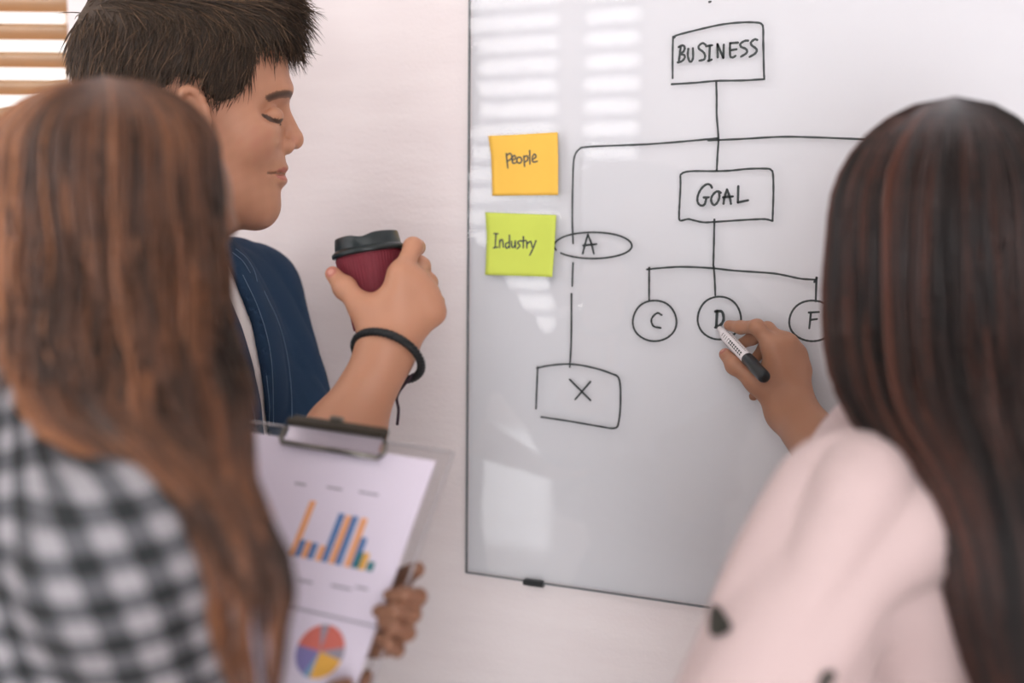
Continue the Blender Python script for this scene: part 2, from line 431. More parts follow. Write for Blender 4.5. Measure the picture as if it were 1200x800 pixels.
window('window_2', Vector((-3.55, YR, 0)), ex, ey, W2+3.55, .80, 2.6)
window('window_3', Vector((W3a, YR, 0)), ex, ey, W3b-W3a, .95, 2.6)
window('window_4', Vector((-3.55, YR, 0)), ex, ey, W2+3.55, .012, .64, pm=M_dimmed)
window('fill_window', Vector((.15, YR, 0)), ex, ey, 1.5, .25, 2.6)  # unseen window added on the right to even out the frontal light
blind('louvre_blind', Vector((-3.55, YR-.02, 0)), ex, ey, W2+3.55, .81, 2.6, .092, .072, R_(46), M_louvre, 'wide grey louvre blind on the larger rear window')
blind('louvre_blind', Vector((W3a, YR-.02, 0)), ex, ey, W3b-W3a, .96, 2.6, .092, .072, R_(46), M_louvre, 'narrow grey louvre blind on the smaller rear window')

# unseen flat panels added to the ceiling as fill light
M_glow = bpy.data.materials.new('fill_panel_diffuser'); M_glow.use_nodes = True
b = M_glow.node_tree.nodes['Principled BSDF']; b.inputs['Base Color'].default_value = (.9, .9, .9, 1); b.inputs['Emission Color'].default_value = (1, .97, .94, 1); b.inputs['Emission Strength'].default_value = 2.0
def fill_panel(x, y, rad, label):
    root = empty('fill_panel', (x, y, ZC)); tag(root, label, 'added fill light', 'added fill light panels')
    m_ = MB()
    for (dx_, dy_, a, b_) in ((-.6, 0, .03, 1.2), (.6, 0, .03, 1.2), (0, -.6, 1.17, .03), (0, .6, 1.17, .03)): m_.box((x+dx_, y+dy_, ZC-.012), (a, b_, .024))
    m_.build('panel_frame', M_frame, root); MB().box((x, y, ZC-.006), (1.17, 1.17, .01)).build('diffuser', M_glow, root)
    o = area_light('panel_fill_light', (x, y, ZC-.03), (x, y, 0), 1.15, 1.15, rad, (.99, .965, 1.0))
PANEL = 1.2
fill_panel(-1.9, -.35, PANEL, 'added square fill light panel, unseen, in the ceiling to the left of the camera')
fill_panel(-.3, -.9, PANEL*.6, 'added square fill light panel, unseen, in the ceiling above the camera')

# ------------------------------------------------------------------ the glass writing board
M_back = mat('board_white_backing', (226, 228, 233), .6, .01, 6)
M_ink = mat('black_marker_ink', (58, 66, 67), .35, .15, 400)
M_rubber = mat('black_plastic_clip', (34, 38, 40), .4, .05, 80)
M_edge = mat('glass_edge_grey', (120, 125, 128), .25, .1, 60)
M_glass = pane_mat('board_glass', 1.62)
BX0, BX1, BZ0, BZ1 = -.6865, 1.25, 1.047, 2.147
GAP = .0075; YG = YD-GAP-.004                            # glass front face
board = empty('glass_whiteboard', ((BX0+BX1)/2, YD, BZ0))
tag(board, 'large white glass writing board with a black hand-drawn flow chart on the wall', 'whiteboard')
bw, bh = BX1-BX0, BZ1-BZ0
MB().box(((BX0+BX1)/2, YD-.0015, (BZ0+BZ1)/2), (bw, .003, bh)).build('backing', M_back, board)
MB().box(((BX0+BX1)/2, YG+.002, (BZ0+BZ1)/2), (bw-.002, .004, bh-.002)).build('glass_pane', M_glass, board)
m_ = MB()
for (x, z, sx, sz) in ((BX0, (BZ0+BZ1)/2, .0016, bh), (BX1, (BZ0+BZ1)/2, .0016, bh)): m_.box((x, YG+.002, z), (sx, .0042, sz))
for z in (BZ0, BZ1): m_.box(((BX0+BX1)/2, YG+.002, z), (bw, .0042, .0016))
m_.build('glass_edge', M_edge, board)
c0 = on_wall(625.5, 680.5, YG)
for x in (c0.x, c0.x+1.45):
    m_ = MB(); m_.box((x, YG-.001, BZ0), (.027, .010, .007), bev=.0015); m_.box((x, YD-.004, BZ0-.004), (.022, .007, .006), bev=.001); m_.build('mounting_clip', M_rubber, board)

def ribbon(mb, pts, w, n, lift, cap=True):
    """a flat pen stroke with round ends lying on a plane of normal n"""
    pts = [Vector(p)+n*lift for p in pts]; L_, R2 = [], []
    if cap and len(pts) > 1:
        t = (pts[1]-pts[0]).normalized(); u = (pts[-1]-pts[-2]).normalized()
        pts = [pts[0]-t*w*.45]+pts+[pts[-1]+u*w*.45]
    for i, p in enumerate(pts):
        t = (pts[min(i+1, len(pts)-1)]-pts[max(i-1, 0)]).normalized(); s = t.cross(n).normalized()
        k = .55 if i in (0, len(pts)-1) else 1.0+.10*math.sin(i*1.7)
        L_.append(p+s*w*.5*k); R2.append(p-s*w*.5*k)
    th = n*.00025; m = len(pts); v = L_+R2+[p-th for p in L_]+[p-th for p in R2]
    f = []
    for i in range(m-1):
        f += [(i, i+1, m+i+1, m+i), (2*m+i, i+0, m+i, 3*m+i) if i == 0 else (i, 2*m+i, 2*m+i+1, i+1), (m+i, m+i+1, 3*m+i+1, 3*m+i)]
    mb.add(v, f)
NB = Vector((0, -1, 0))
def draw(name, strokes, org=(0, 0), sc=1.0, w=.0023, smooth=True, parent=board, label=None, surf=None, m=None):
    mb = MB()
    for st in strokes:
        P = [(surf or (lambda x, y: on_wall(x, y, YG)))(org[0]+x/sc, org[1]+y/sc) for x, y in st]
        ribbon(mb, catmull(P, 5) if smooth and len(P) > 2 else P, w, NB, .0004)
    o = mb.build(name, m or M_ink, parent)
    if label: o['label'] = label
    return o
def loop(cx, cy, rx, ry, a0, a1, n=26, wob=.02):
    return [(cx+rx*(1+wob*math.sin(3*q))*math.cos(q), cy+ry*(1+wob*math.cos(2*q))*math.sin(q)) for q in (R_(a0+(a1-a0)*i/n) for i in range(n+1))]
O1, S1 = (780, 15), 8.42
draw('drawn_box', [[(75,235),(70,400),(70,645)], [(90,245),(110,222),(330,165),(560,115),(760,95),(900,97),(945,110),(963,150),(965,300),(970,560),(975,655)], [(60,705),(300,690),(500,672),(750,668),(975,655)]], O1, S1)
draw('drawn_word', [[(152,325),(142,400),(130,490)], [(130,338),(170,322),(190,345),(175,385),(140,405),(180,415),(190,440),(165,475),(120,490)],
    [(225,355),(220,420),(235,475),(255,480),(272,440),(270,350)], [(395,315),(365,300),(330,325),(330,355),(370,385),(390,420),(380,460),(335,472)],
    [(400,330),(460,320)], [(437,325),(431,470)], [(420,475),(455,462)], [(515,440),(512,310)], [(512,310),(570,445)], [(570,445),(575,315)],
    [(715,295),(640,300)], [(637,300),(635,370),(640,430),(665,440),(690,425)], [(640,370),(700,360)],
    [(815,275),(780,278),(740,305),(745,335),(790,355),(805,380),(790,405),(745,432)], [(905,268),(880,262),(845,290),(850,320),(890,350),(900,375),(880,405),(830,435)]], O1, S1, .0026, label='handwritten word BUSINESS')
draw('drawn_line', [[(839.4,95),(840,115),(840,135),(842,162),(841,180),(840,200)]])
draw('drawn_line', [[(841,162),(815,164.5),(759,169),(690,172),(679,175),(673.5,183),(671.7,200),(670.7,252),(671.7,285)]])
draw('drawn_line', [[(830,164.5),(870,162.8),(915,160.3),(957,161),(1024,163.5),(1090,165)]])
draw('drawn_dot', [[(831,2.5),(833,2)]])
O2, S2 = (790, 190), 9.23
draw('drawn_box', [[(68,150),(70,250),(60,450),(55,560),(65,630),(150,615),(220,630),(320,650),(450,645),(750,625),(950,615),(1010,620),(1065,635)], [(70,135),(110,110),(200,97),(450,97),(620,90),(800,72),(1000,70),(1050,85),(1070,130),(1075,300),(1070,500),(1065,635)]], O2, S2)
draw('drawn_word', [[(410,275),(390,245),(350,240),(300,280),(265,340),(252,400),(265,450),(300,470),(330,455),(342,420),(350,380)], [(320,382),(375,380)],
    [(505,330),(475,315),(440,330),(405,380),(405,430),(430,462),(465,440),(490,380),(485,325)], [(535,450),(545,380),(572,295)], [(572,295),(600,370),(615,450)], [(530,380),(635,370)], [(695,260),(690,435)], [(690,435),(800,412)]], O2, S2, .0027, label='handwritten word GOAL')
draw('drawn_line', [[(837.3,257),(836.6,290),(836,311)]])
draw('drawn_ellipse', [loop(695, 287.5, 45.5, 15.5, 160, 505, 34, .01)])
draw('drawn_letter', [[(683,297),(686,285),(689,275)], [(689,275),(693,285),(696,297)], [(683.5,287.5),(699,286)]], w=.0025, label='handwritten letter A')
draw('drawn_line', [[(671.7,308),(671,322),(670.7,335)], [(669.8,344),(669.5,398),(667.8,430)]])
O3, S3 = (540, 130), 2.051
draw('drawn_box', [[(183,618),(210,612),(260,608),(310,615),(360,630),(381,645),(384,700),(380,745),(370,762),(330,757),(260,745),(193,735)], [(185,615),(183,660),(181,715)]], O3, S3)
draw('drawn_letter', [[(262,645),(312,695)], [(312,650),(275,693)]], O3, S3, label='handwritten letter X')
O4, S4 = (730, 300), 4.615
draw('drawn_line', [[(130,72),(200,65),(320,58),(480,65),(600,78),(800,92),(880,105),(960,122),(1045,128)], [(143,62),(142,150),(142,240)], [(491,55),(497,130),(500,212)], [(1047,115),(1043,245)], [(1035,140),(1050,118)]], O4, S4)
draw('drawn_circle', [loop(172, 350, 118, 112, -35, 330)], O4, S4)
draw('drawn_circle', [loop(522, 335, 117, 118, -55, 310)], O4, S4)
draw('drawn_circle', [loop(1025, 350, 125, 112, -40, 320)], O4, S4)
draw('drawn_letter', [[(210,318),(185,308),(155,340),(165,378),(205,388)]], O4, S4, label='handwritten letter C')
draw('drawn_letter', [[(510,295),(505,385)], [(500,300),(535,300),(545,340),(530,370),(500,385)]], O4, S4, .0032, label='handwritten letter D')
draw('drawn_letter', [[(1005,305),(1060,302)], [(1017,305),(1008,390)], [(1012,345),(1050,340)]], O4, S4, label='handwritten letter F')

# ------------------------------------------------------------------ sticky notes
def sticky(corners, rgb, strokes, label, lift):
    M_n = mat('sticky_paper', rgb, .7, .05, 30)
    O5, S5 = (565, 145), 4.21
    q = [on_wall(O5[0]+x/S5, O5[1]+y/S5, YG) for x, y in corners]       # TL TR BR BL
    root = empty('sticky_note', (q[3]+q[2])/2); tag(root, label, 'sticky note')
    def bulge(u, v):     # the gummed top holds, the right side and foot lift, the gummed corner dents
        return .0012+lift*(max(0, u-.45)**2*1.6+.35*v**3)+.002*max(0, .22-u)*max(0, .35-v)*40
    def surf(u, v): return q[0]*(1-u)*(1-v)+q[1]*u*(1-v)+q[2]*u*v+q[3]*(1-u)*v+NB*bulge(u, v)
    n = 16; vs_ = [surf(i/n, j/n) for j in range(n+1) for i in range(n+1)]; m1 = len(vs_)
    vs_ += [p-NB*.0003 for p in vs_]
    fs = []
    for j in range(n):
        for i in range(n):
            a = j*(n+1)+i; fs += [(a, a+n+1, a+n+2, a+1), (m1+a, m1+a+1, m1+a+n+2, m1+a+n+1)]
    for i in range(n):
        a, b_ = i, n*(n+1)+i; fs += [(a, a+1, m1+a+1, m1+a), (b_+1, b_, m1+b_, m1+b_+1)]
        a, b_ = i*(n+1), i*(n+1)+n; fs += [(a+n+1, a, m1+a, m1+a+n+1), (b_, b_+n+1, m1+b_+n+1, m1+b_)]
    mesh_obj('paper', vs_, fs, M_n, root)
    def st(x, y):
        x = (x-O5[0])*S5; y = (y-O5[1])*S5
        u = (x-corners[0][0])/(corners[1][0]-corners[0][0]); v = (y-corners[0][1])/(corners[3][1]-corners[0][1])
        return surf(u, v)
    draw('handwriting', strokes, O5, S5, .0019, parent=root, surf=st)
    return root
sticky([(42,60),(380,42),(385,352),(55,355)], (250, 200, 84), [[(120,150),(125,220)], [(120,160),(140,150),(146,172),(122,190)], [(150,183),(166,175),(160,160),(148,175),(152,198),(168,195)],
    loop(184, 184, 12, 15, -60, 300, 12), [(207,165),(210,215)], [(207,170),(225,165),(226,185),(210,195)], [(237,140),(237,205)], [(250,183),(268,172),(262,158),(250,172),(253,195),(274,193)]], 'orange sticky note with the handwritten word people', .007)
sticky([(27,437),(372,450),(355,755),(20,745)], (212, 228, 96), [[(65,540),(85,540)], [(75,540),(73,608)], [(65,610),(85,606)], [(95,570),(95,608)], [(95,582),(108,568),(115,605)], [(141,580),(125,590),(130,610),(143,600)], [(143,545),(146,608)],
    [(155,575),(158,603),(170,600),(173,572)], [(173,572),(176,605)], [(199,570),(185,580),(198,595),(185,610)], [(213,550),(215,605)], [(203,572),(227,568)], [(231,572),(233,605)], [(233,585),(247,572)], [(252,572),(260,600)], [(277,568),(265,605),(250,640)]], 'yellow-green sticky note with the handwritten word Industry', .006)

# ------------------------------------------------------------------ coffee cup, marker, clipboard
VIEW = -(cam_rot.col[2])                                  # optical axis
def depth_of(p): return (Vector(p)-CAM).dot(VIEW)
def off_board(px, py, off):
    """a point of the photograph, off metres nearer to the camera than the board's glass"""
    return W(px, py, depth_of(on_wall(px, py, YG))-off)
IR, IU = cam_rot.col[0].copy(), cam_rot.col[1].copy()     # image right and image up

M_lid = mat('black_plastic_lid', (30, 40, 42), .28, .05, 60)
M_cardred = mat('maroon_ribbed_card', (112, 30, 44), .62, .1, 90)
M_cuprim = mat('white_paper_rim', (228, 222, 215), .6, .03, 60)
top = W(431.5, 291, 1.262); ca = (-IU*math.cos(R_(9.5))-IR*-math.sin(R_(9.5))).normalized()   # axis pointing down
cx_ = IR-ca*IR.dot(ca); cx_.normalize(); cy_ = ca.cross(cx_)
cup = empty('coffee_cup', top+ca*.092); tag(cup, 'small maroon ribbed paper coffee cup with black lid held by the man', 'cup')
up_ = -ca; AX = (cx_, cy_, up_)
MB().lathe([(.0250, -.092), (.0265, -.0915), (.0275, -.088), (.0350, -.006), (.0352, -.001), (.0335, -.001)], top, AX, 96).build('paper_body', M_cardred, cup, True)
rib = lambda q, h: 1+.012*(1 if math.sin(q*62) > 0 else 0)
MB().lathe([(.0284, -.084), (.0290, -.0838), (.0358, -.0085), (.0352, -.008)], top, AX, 372, rib).build('ribbed_sleeve', M_cardred, cup)
lid = MB(); n = 72
lid.lathe([(.0372, -.0065), (.0390, -.0060), (.0393, -.0035), (.0386, -.0015), (.0366, -.0005), (.0352, .0010), (.0340, .0035)], top, AX, n)
lid.build('lid_rim', M_lid, cup, True)
crown = lambda q, h: 1.0
m_ = MB(); prof = [(.0352, .0), (.0350, .004), (.0338, .0125), (.0330, .0138), (.0316, .0136), (.0305, .0095), (.020, .0090), (.004, .0090)]
vs_ = []
for (r, h) in prof:
    for k in range(n):
        q = 2*math.pi*k/n
        hh = h - (.0032*math.exp(-((math.cos(q)+.05)/.28)**2) if h > .012 else 0)     # the lip dips at the sipping side
        vs_.append(top+cx_*math.cos(q)*r+cy_*math.sin(q)*r+up_*hh)
fs = [(i*n+k, i*n+(k+1) % n, (i+1)*n+(k+1) % n, (i+1)*n+k) for i in range(len(prof)-1) for k in range(n)]+[tuple(range((len(prof)-1)*n, len(prof)*n))]
m_.add(vs_, fs); m_.build('lid_top', M_lid, cup, True)

# marker: tip on the board, far end towards the camera
M_mw = mat('white_marker_barrel', (232, 228, 230), .35, .02, 80)
M_mk = mat('black_marker_cap', (24, 32, 36), .3, .05, 80)
mt0 = off_board(841, 382.5, .0008); mt1 = off_board(895.5, 441.5, .093)
md = (mt1-mt0).normalized(); ml = (mt1-mt0).length
mside = md.cross(VIEW).normalized(); mface = mside.cross(md).normalized()
if mface.dot(VIEW) > 0: mface = -mface
MAX = (mside, mface, md)
pen = empty('marker_pen', mt0); tag(pen, 'white marker pen with black end in the writing hand', 'marker')
MB().lathe([(.0008, 0), (.0022, .0015), (.0026, .007)], mt0, MAX, 20).build('felt_tip', M_mk, pen, True)
MB().lathe([(.0030, .0055), (.0034, .006), (.0046, .017), (.0064, .021), (.0068, .024), (.0068, ml*.66), (.0066, ml*.665)], mt0, MAX, 32).build('barrel', M_mw, pen, True)
MB().lathe([(.0069, ml*.655), (.0072, ml*.66), (.0071, ml*.98), (.0068, ml*1.005), (.0058, ml*1.02), (.003, ml*1.026)], mt0, MAX, 32).build('end_cap', M_mk, pen, True)
# printing on the barrel: a line of heavy characters and a fine line beside it
def on_pen(ang, t): return mt0+md*t+(mface*math.cos(ang)+mside*math.sin(ang))*.00688
def pen_patch(mb, a0, a1, t0, t1):
    n = 4; v = [on_pen(a0+(a1-a0)*i/n, t) for t in (t0, t1) for i in range(n+1)]
    mb.add(v, [(i, i+1, n+2+i, n+1+i) for i in range(n)])
tl, th_ = ml*.20, ml*.62
sgn = 1 if mside.dot(IR) < 0 else -1
for row, (ac, hw, cells) in enumerate(((.55, .33, 11), (-.45, .12, 16))):
    mb = MB(); step = (th_-tl)/cells
    for i in range(cells):
        t = tl+i*step+(0 if row == 0 else ml*.0)
        a = sgn*ac
        k = (i*7) % 5
        if row == 0:
            if i < 4:      # narrow characters near the tip
                pen_patch(mb, a-hw, a+hw, t+step*.25, t+step*.45)
                if k % 2: pen_patch(mb, a+hw*.6, a+hw, t+step*.25, t+step*.8)
            else:
                pen_patch(mb, a-hw, a-hw*.35, t+step*.12, t+step*.85); pen_patch(mb, a+hw*.2, a+hw, t+step*.12, t+step*.85); pen_patch(mb, a-hw*.35, a+hw*.2, t+step*.4, t+step*.62)
        else:
            pen_patch(mb, a-hw, a+hw*(.2+.2*k), t+step*.2, t+step*.6)
    mb.build('printed_lettering', M_ink, pen)

# clipboard: corners found from its known size and the outline in the photograph
M_acr, nt, b = new_mat('clear_acrylic')
nt.nodes.remove(b); out = nt.nodes['Material Output']
tr = nt.nodes.new('ShaderNodeBsdfTransparent'); tr.inputs[0].default_value = (.965, .965, .97, 1); gl = nt.nodes.new('ShaderNodeBsdfGlossy'); gl.inputs['Roughness'].default_value = .08
fr = nt.nodes.new('ShaderNodeFresnel'); fr.inputs['IOR'].default_value = 1.25; mxs = nt.nodes.new('ShaderNodeMixShader')
ge = nt.nodes.new('ShaderNodeNewGeometry'); sb = nt.nodes.new('ShaderNodeMath'); sb.operation = 'SUBTRACT'; sb.inputs[0].default_value = 1; ml_ = nt.nodes.new('ShaderNodeMath'); ml_.operation = 'MULTIPLY'
nt.links.new(ge.outputs['Backfacing'], sb.inputs[1]); nt.links.new(sb.outputs[0], ml_.inputs[0]); nt.links.new(fr.outputs[0], ml_.inputs[1]); nt.links.new(ml_.outputs[0], mxs.inputs[0]); nt.links.new(tr.outputs[0], mxs.inputs[1]); nt.links.new(gl.outputs[0], mxs.inputs[2]); nt.links.new(mxs.outputs[0], out.inputs['Surface'])
M_steel = mat('dark_steel_clip', (120, 118, 112), .28, .05, 60, metal=.85)
M_paper = mat('white_report_paper', (222, 214, 230), .75, .02, 20)
CK = 1.05; cTL, cTR, cBR = W(279, 490, 1.066*CK), W(531, 528, .97*CK), W(366, 1000, .838*CK)
cu = (cTR-cTL).normalized(); cv = cBR-cTR; cv = (cv-cu*cv.dot(cu)).normalized(); cn = cu.cross(cv)
if cn.dot(VIEW) > 0: cn = -cn                             # cn: page side, towards the reader and the camera
CW, CH = .22*CK, .275
CB = lambda u, v, h=0: cTL+cu*u+cv*v+cn*h                # u from the left, v from the clip end
CAX = (cu, cv, cn)
clip = empty('clipboard', CB(CW/2, CH)); tag(clip, 'clear acrylic clipboard with metal clip and chart report held by the plaid-shirted woman', 'clipboard')
MB().box(CB(CW/2, CH/2, -.0015), (CW, CH, .003), CAX, bev=.0012).build('acrylic_board', M_acr, clip)
m_ = MB()
for (u, v, a, b_) in ((CW/2, .0006, CW, .0012), (CW/2, CH-.0006, CW, .0012), (.0006, CH/2, .0012, CH), (CW-.0006, CH/2, .0012, CH)): m_.box(CB(u, v, -.0015), (a, b_, .0032), CAX)
m_.build('board_edge', mat('acrylic_edge', (176, 172, 175), .3, .05, 50), clip)
PW, PH = .2125, .255; PU, PV = .006, .012
MB().box(CB(PU+PW/2, PV+PH/2, .0008), (PW, PH, .0008), CAX).build('report_sheet', M_paper, clip)
# the metal clip: hinge bar, lip and two end curls, wire lever
cc, hw = CW/2, .051
m_ = MB(); m_.box(CB(cc, -.003, .006), (hw*2, .012, .0065), CAX, bev=.0022); m_.tube([CB(cc-hw, -.001, .010), CB(cc+hw, -.001, .010)], .0038, 12); m_.build('hinge_bar', mat('dark_hinge', (70, 66, 58), .4, .1, 60, metal=.5), clip)
m_ = MB(); m_.box(CB(cc, .0105, .0078), (hw*2*.97, .017, .0012), CAX, bev=.0004); m_.build('clip_plate', mat('clear_clip_plate', (196, 188, 200), .22, .05, 60, metal=.4), clip)
m_ = MB(); m_.tube([CB(cc-hw, .019, .0072), CB(cc+hw, .0195, .0072)], .0024, 12); m_.tube([CB(cc-hw, .019, .0072), CB(cc-hw-.004, .014, .007), CB(cc-hw-.002, .004, .008)], .0022, 10); m_.tube([CB(cc+hw, .019, .0072), CB(cc+hw+.004, .014, .007), CB(cc+hw+.002, .004, .008)], .0022, 10)
m_.build('clip_lip', M_steel, clip, True)
m_ = MB(); m_.box(CB(cc-.004, -.010, .008), (.014, .005, .004), CAX, bev=.001); m_.build('hinge_tab', M_steel, clip)
# printed charts
def sheet(px, py):
    p = on_plane(px, py, CB(0, 0, .0013), cn)-cTL; return p.dot(cu), p.dot(cv)
MC = {'b': mat('print_blue', (86, 124, 176), .7, .03, 50), 'o': mat('print_orange', (232, 166, 116), .7, .03, 50), 't': mat('print_teal', (42, 116, 124), .7, .03, 50), 'y': mat('print_yellow', (226, 172, 78), .7, .03, 50),
      'r': mat('print_red', (206, 112, 100), .7, .03, 50), 'g': mat('print_grey', (150, 146, 160), .7, .03, 50), 'l': mat('print_light_blue', (120, 160, 190), .7, .03, 50), 'v': mat('print_violet', (130, 124, 176), .7, .03, 50)}
def quad(name, u0, u1, v0, v1, m, h=.0014): return MB().box(CB((u0+u1)/2, (v0+v1)/2, h), (abs(u1-u0), abs(v1-v0), .0003), CAX).build(name, m, clip)
# chart bars: foot px, top px read from the photograph, on a common baseline
bars = [(341, 653, 359, 588, 'o'), (347, 654, 351, 634, 'b'), (355, 655, 361, 636, 'o'), (362, 656, 367, 637, 'b'), (372, 658, 376, 640, 'o'), (379, 659, 398, 602, 'b'), (388, 660, 407, 604, 'o'), (396, 660, 415, 603, 'b'), (407, 662, 426, 605, 'o'), (415, 663, 425, 627, 'b'), (417, 665, 422, 646, 't'), (424, 665, 428, 645, 'y'), (433, 667, 436, 656, 't')]
v_base = sum(sheet(x, y)[1] for x, y, *_ in bars)/len(bars)
for x, y, x1, y1, c in bars:
    u, v = sheet(x, y); u1, v1 = sheet(x1, y1)
    w_ = .0062
    quad('chart_bar', u-w_/2, u+w_/2, v_base, v_base-max(.008, v-v1), MC[c], .0014 if c in 'bo' else .0017)
for (x, y, wd) in ((352, 567, .012), (392, 572, .016), (432, 578, .020), (358, 681, .014), (400, 688, .020), (424, 689, .012), (380, 720, .11)):
    u, v = sheet(x, y); quad('chart_caption', u-wd/2, u+wd/2, v-.0009, v+.0009, MC['g'])
pu, pv = sheet(375, 763); pr = (sheet(404, 763)[0]-sheet(346, 763)[0])/2
for a0, a1, c in ((-90, -20, 'r'), (-20, 8, 'g'), (8, 92, 'y'), (92, 110, 'l'), (110, 182, 'v'), (182, 250, 'r'), (250, 270, 'g')):
    n = 10; v = [CB(pu, pv, .0016)]+[CB(pu+pr*math.cos(R_(a0+(a1-a0)*i/n)), pv+pr*math.sin(R_(a0+(a1-a0)*i/n)), .0016) for i in range(n+1)]
    v += [p-cn*.0003 for p in v]; m2 = n+2
    mesh_obj('pie_slice', v, [(0, i, i+1) for i in range(1, n+1)]+[(m2, m2+i+1, m2+i) for i in range(1, n+1)]+[(i, m2+i, m2+i+1, i+1) for i in range(1, n+1)], MC[c], clip, smooth=False)

# ------------------------------------------------------------------ people: shared builders
SKIN = [(0.0, (52, 40, 34)), (.20, (96, 68, 54)), (.42, (182, 131, 103)), (.55, (192, 140, 112)), (.8, (180, 108, 96)), (1.0, (220, 174, 158))]
M_skin = attr_mat('warm_skin', SKIN, .48, 'pigment', .4, sss=.12, bump=.08, bscale=420)
M_skin2 = attr_mat('tan_skin', [(p, tuple(int(c*.88) for c in q)) for p, q in SKIN], .5, 'pigment', .4, sss=.12, bump=.08, bscale=420)
M_skin3 = attr_mat('shaded_skin', [(p, tuple(int(c*.74) for c in q)) for p, q in SKIN], .5, 'pigment', .35, sss=.1, bump=.08, bscale=420)  # the shade on her hands is put into this darker skin

class Frame:
    """head frame: x forward and y down count in photo pixels of the profile, lateral in millimetres to the person's left"""
    def __init__(s, O, ef, eu, sc):
        s.O = Vector(O); s.ef = ef.normalized(); s.eu = (eu-s.ef*eu.dot(s.ef)).normalized(); s.el = s.eu.cross(s.ef); s.s = sc
        s.ax = (s.ef, s.eu, s.el)
    def q(s, x, y, l=0): return s.O+s.ef*(x-235)*s.s+s.eu*(140-y)*s.s+s.el*(l/.000971*s.s*.001)
    def r(s, a, b, l): return (a*s.s, b*s.s, l*s.s/.000971*.001)
    def inv(s, v):
        d = np.asarray(v)-N(s.O)
        return 235+d@N(s.ef)/s.s, 140-d@N(s.eu)/s.s, d@N(s.el)/s.s*.971
def head(S, F, neck_to, neck_r=.056):
    q, r, ax = F.q, F.r, F.ax; u = F.s/.000971
    e = lambda c, rr, k, op='u': S.ell(q(*c), r(*rr), ax, k*u, op)
    e((231, 84), (107, 86, 76), .02); e((190, 122), (62, 62, 65), .03)
    e((268, 160), (63, 86, 59), .03); e((301, 201), (29, 30, 27), .02); e((305, 238), (18, 17, 20), .016)
    e((262, 230), (44, 32, 44), .03)
    for g in (-1, 1):
        S.cap(q(230, 220, 50*g), q(298, 247, 13*g), .014*u, .011*u, .03*u)
        e((318, 104, 20*g), (22, 13, 22), .016); e((292, 160, 41*g), (28, 26, 19), .022)
        e((331, 134, 32*g), (16, 12, 17), .012, 's'); e((316, 135, 52*g), (12, 9, 14), .014, 's')
    S.cap(q(329, 122), q(342.5, 155), .0066*u, .0090*u, .008*u); e((343.5, 162), (10.5, 10, 10), .007)
    for g in (-1, 1):
        e((333, 170, 11*g), (10, 8, 6.5), .005); e((339, 178.5, 6.5*g), (5, 3, 3.2), .003, 's')
        e((315.5, 137.5, 33*g), (13.5, 11.5, 16), .004)
        S.chain([q(306, 133, 44*g), q(318, 128.5, 38*g), q(329, 130, 27*g), q(330, 134, 18*g)], [.0012*u]*4, .003*u, 's')   # lid crease
        S.ell(q(222, 146, 75*g), r(14, 27, 6), (F.ef, F.eu, F.el), .008*u)
        rim = [q(227+15*math.cos(t)-4*math.sin(t), 145-28*math.sin(t), (78+3*math.sin(t)-3*math.cos(t))*g) for t in (R_(a) for a in range(-60, 215, 25))]
        S.chain(rim, [.0040*u]*len(rim), .004*u); e((227, 151, 83*g), (7, 13, 6), .004, 's'); e((225, 169, 76*g), (7, 8, 5), .006)
    e((321, 194.5, 0), (14.5, 6.5, 24), .005); e((319.5, 210, 0), (15, 7.5, 22), .005)
    S.chain([q(310, 204, 34), q(323, 202.5, 21), q(336, 201.5, 0), q(323, 202.5, -21), q(310, 204, -34)], [.0012*u, .0016*u, .0018*u, .0016*u, .0012*u], .003*u, 's')
    S.cap(q(212, 195), neck_to, neck_r, neck_r*1.08, .03)
def polydist(P, C):
    """distance of points P (n,2) to a polyline C"""
    d = np.full(len(P), 1e9)
    for a, b in zip(C[:-1], C[1:]):
        a = np.array(a, float); ab = np.array(b, float)-a; t = np.clip(((P-a)@ab)/(ab@ab), 0, 1); d = np.minimum(d, np.linalg.norm(P-a-t[:, None]*ab, axis=1))
    return d
def head_pigment(F, v):
    x, y, l = F.inv(v); P = np.stack([x, y], 1); al = np.abs(l)
    p = np.full(len(v), .5)+.03*np.sin(x*.31+y*.17)*np.sin(y*.23-l*.2)
    near = x > 250
    lip = near & ((((x-322)/15)**2+((y-202)/14)**2+(l/27)**2) < 1) & (x > 313)
    p[lip] = .76
    ck = np.exp(-(((x-300)/28)**2+((y-172)/26)**2)); p += np.where(near, .10*ck, 0); p += np.where(x > 338, .08*np.exp(-((y-164)/12)**2), 0)
    bl = polydist(P, [(311, 119), (322, 114), (335, 111), (344, 113)]); brow = near & (bl < 4.0) & (al > 9) & (al < 60); p[brow] = np.minimum(p[brow], .09+.05*bl[brow])
    ll = polydist(P, [(305, 139), (314, 144), (324, 145), (331, 142)]); lash = near & (ll < 2.6) & (al > 17) & (al < 64); p[lash] = .04+.06*ll[lash]
    ms = polydist(P, [(310, 204), (323, 202.5), (336, 201.5)]); p[near & (ms < 1.6) & (al < 40)] = .30
    return p
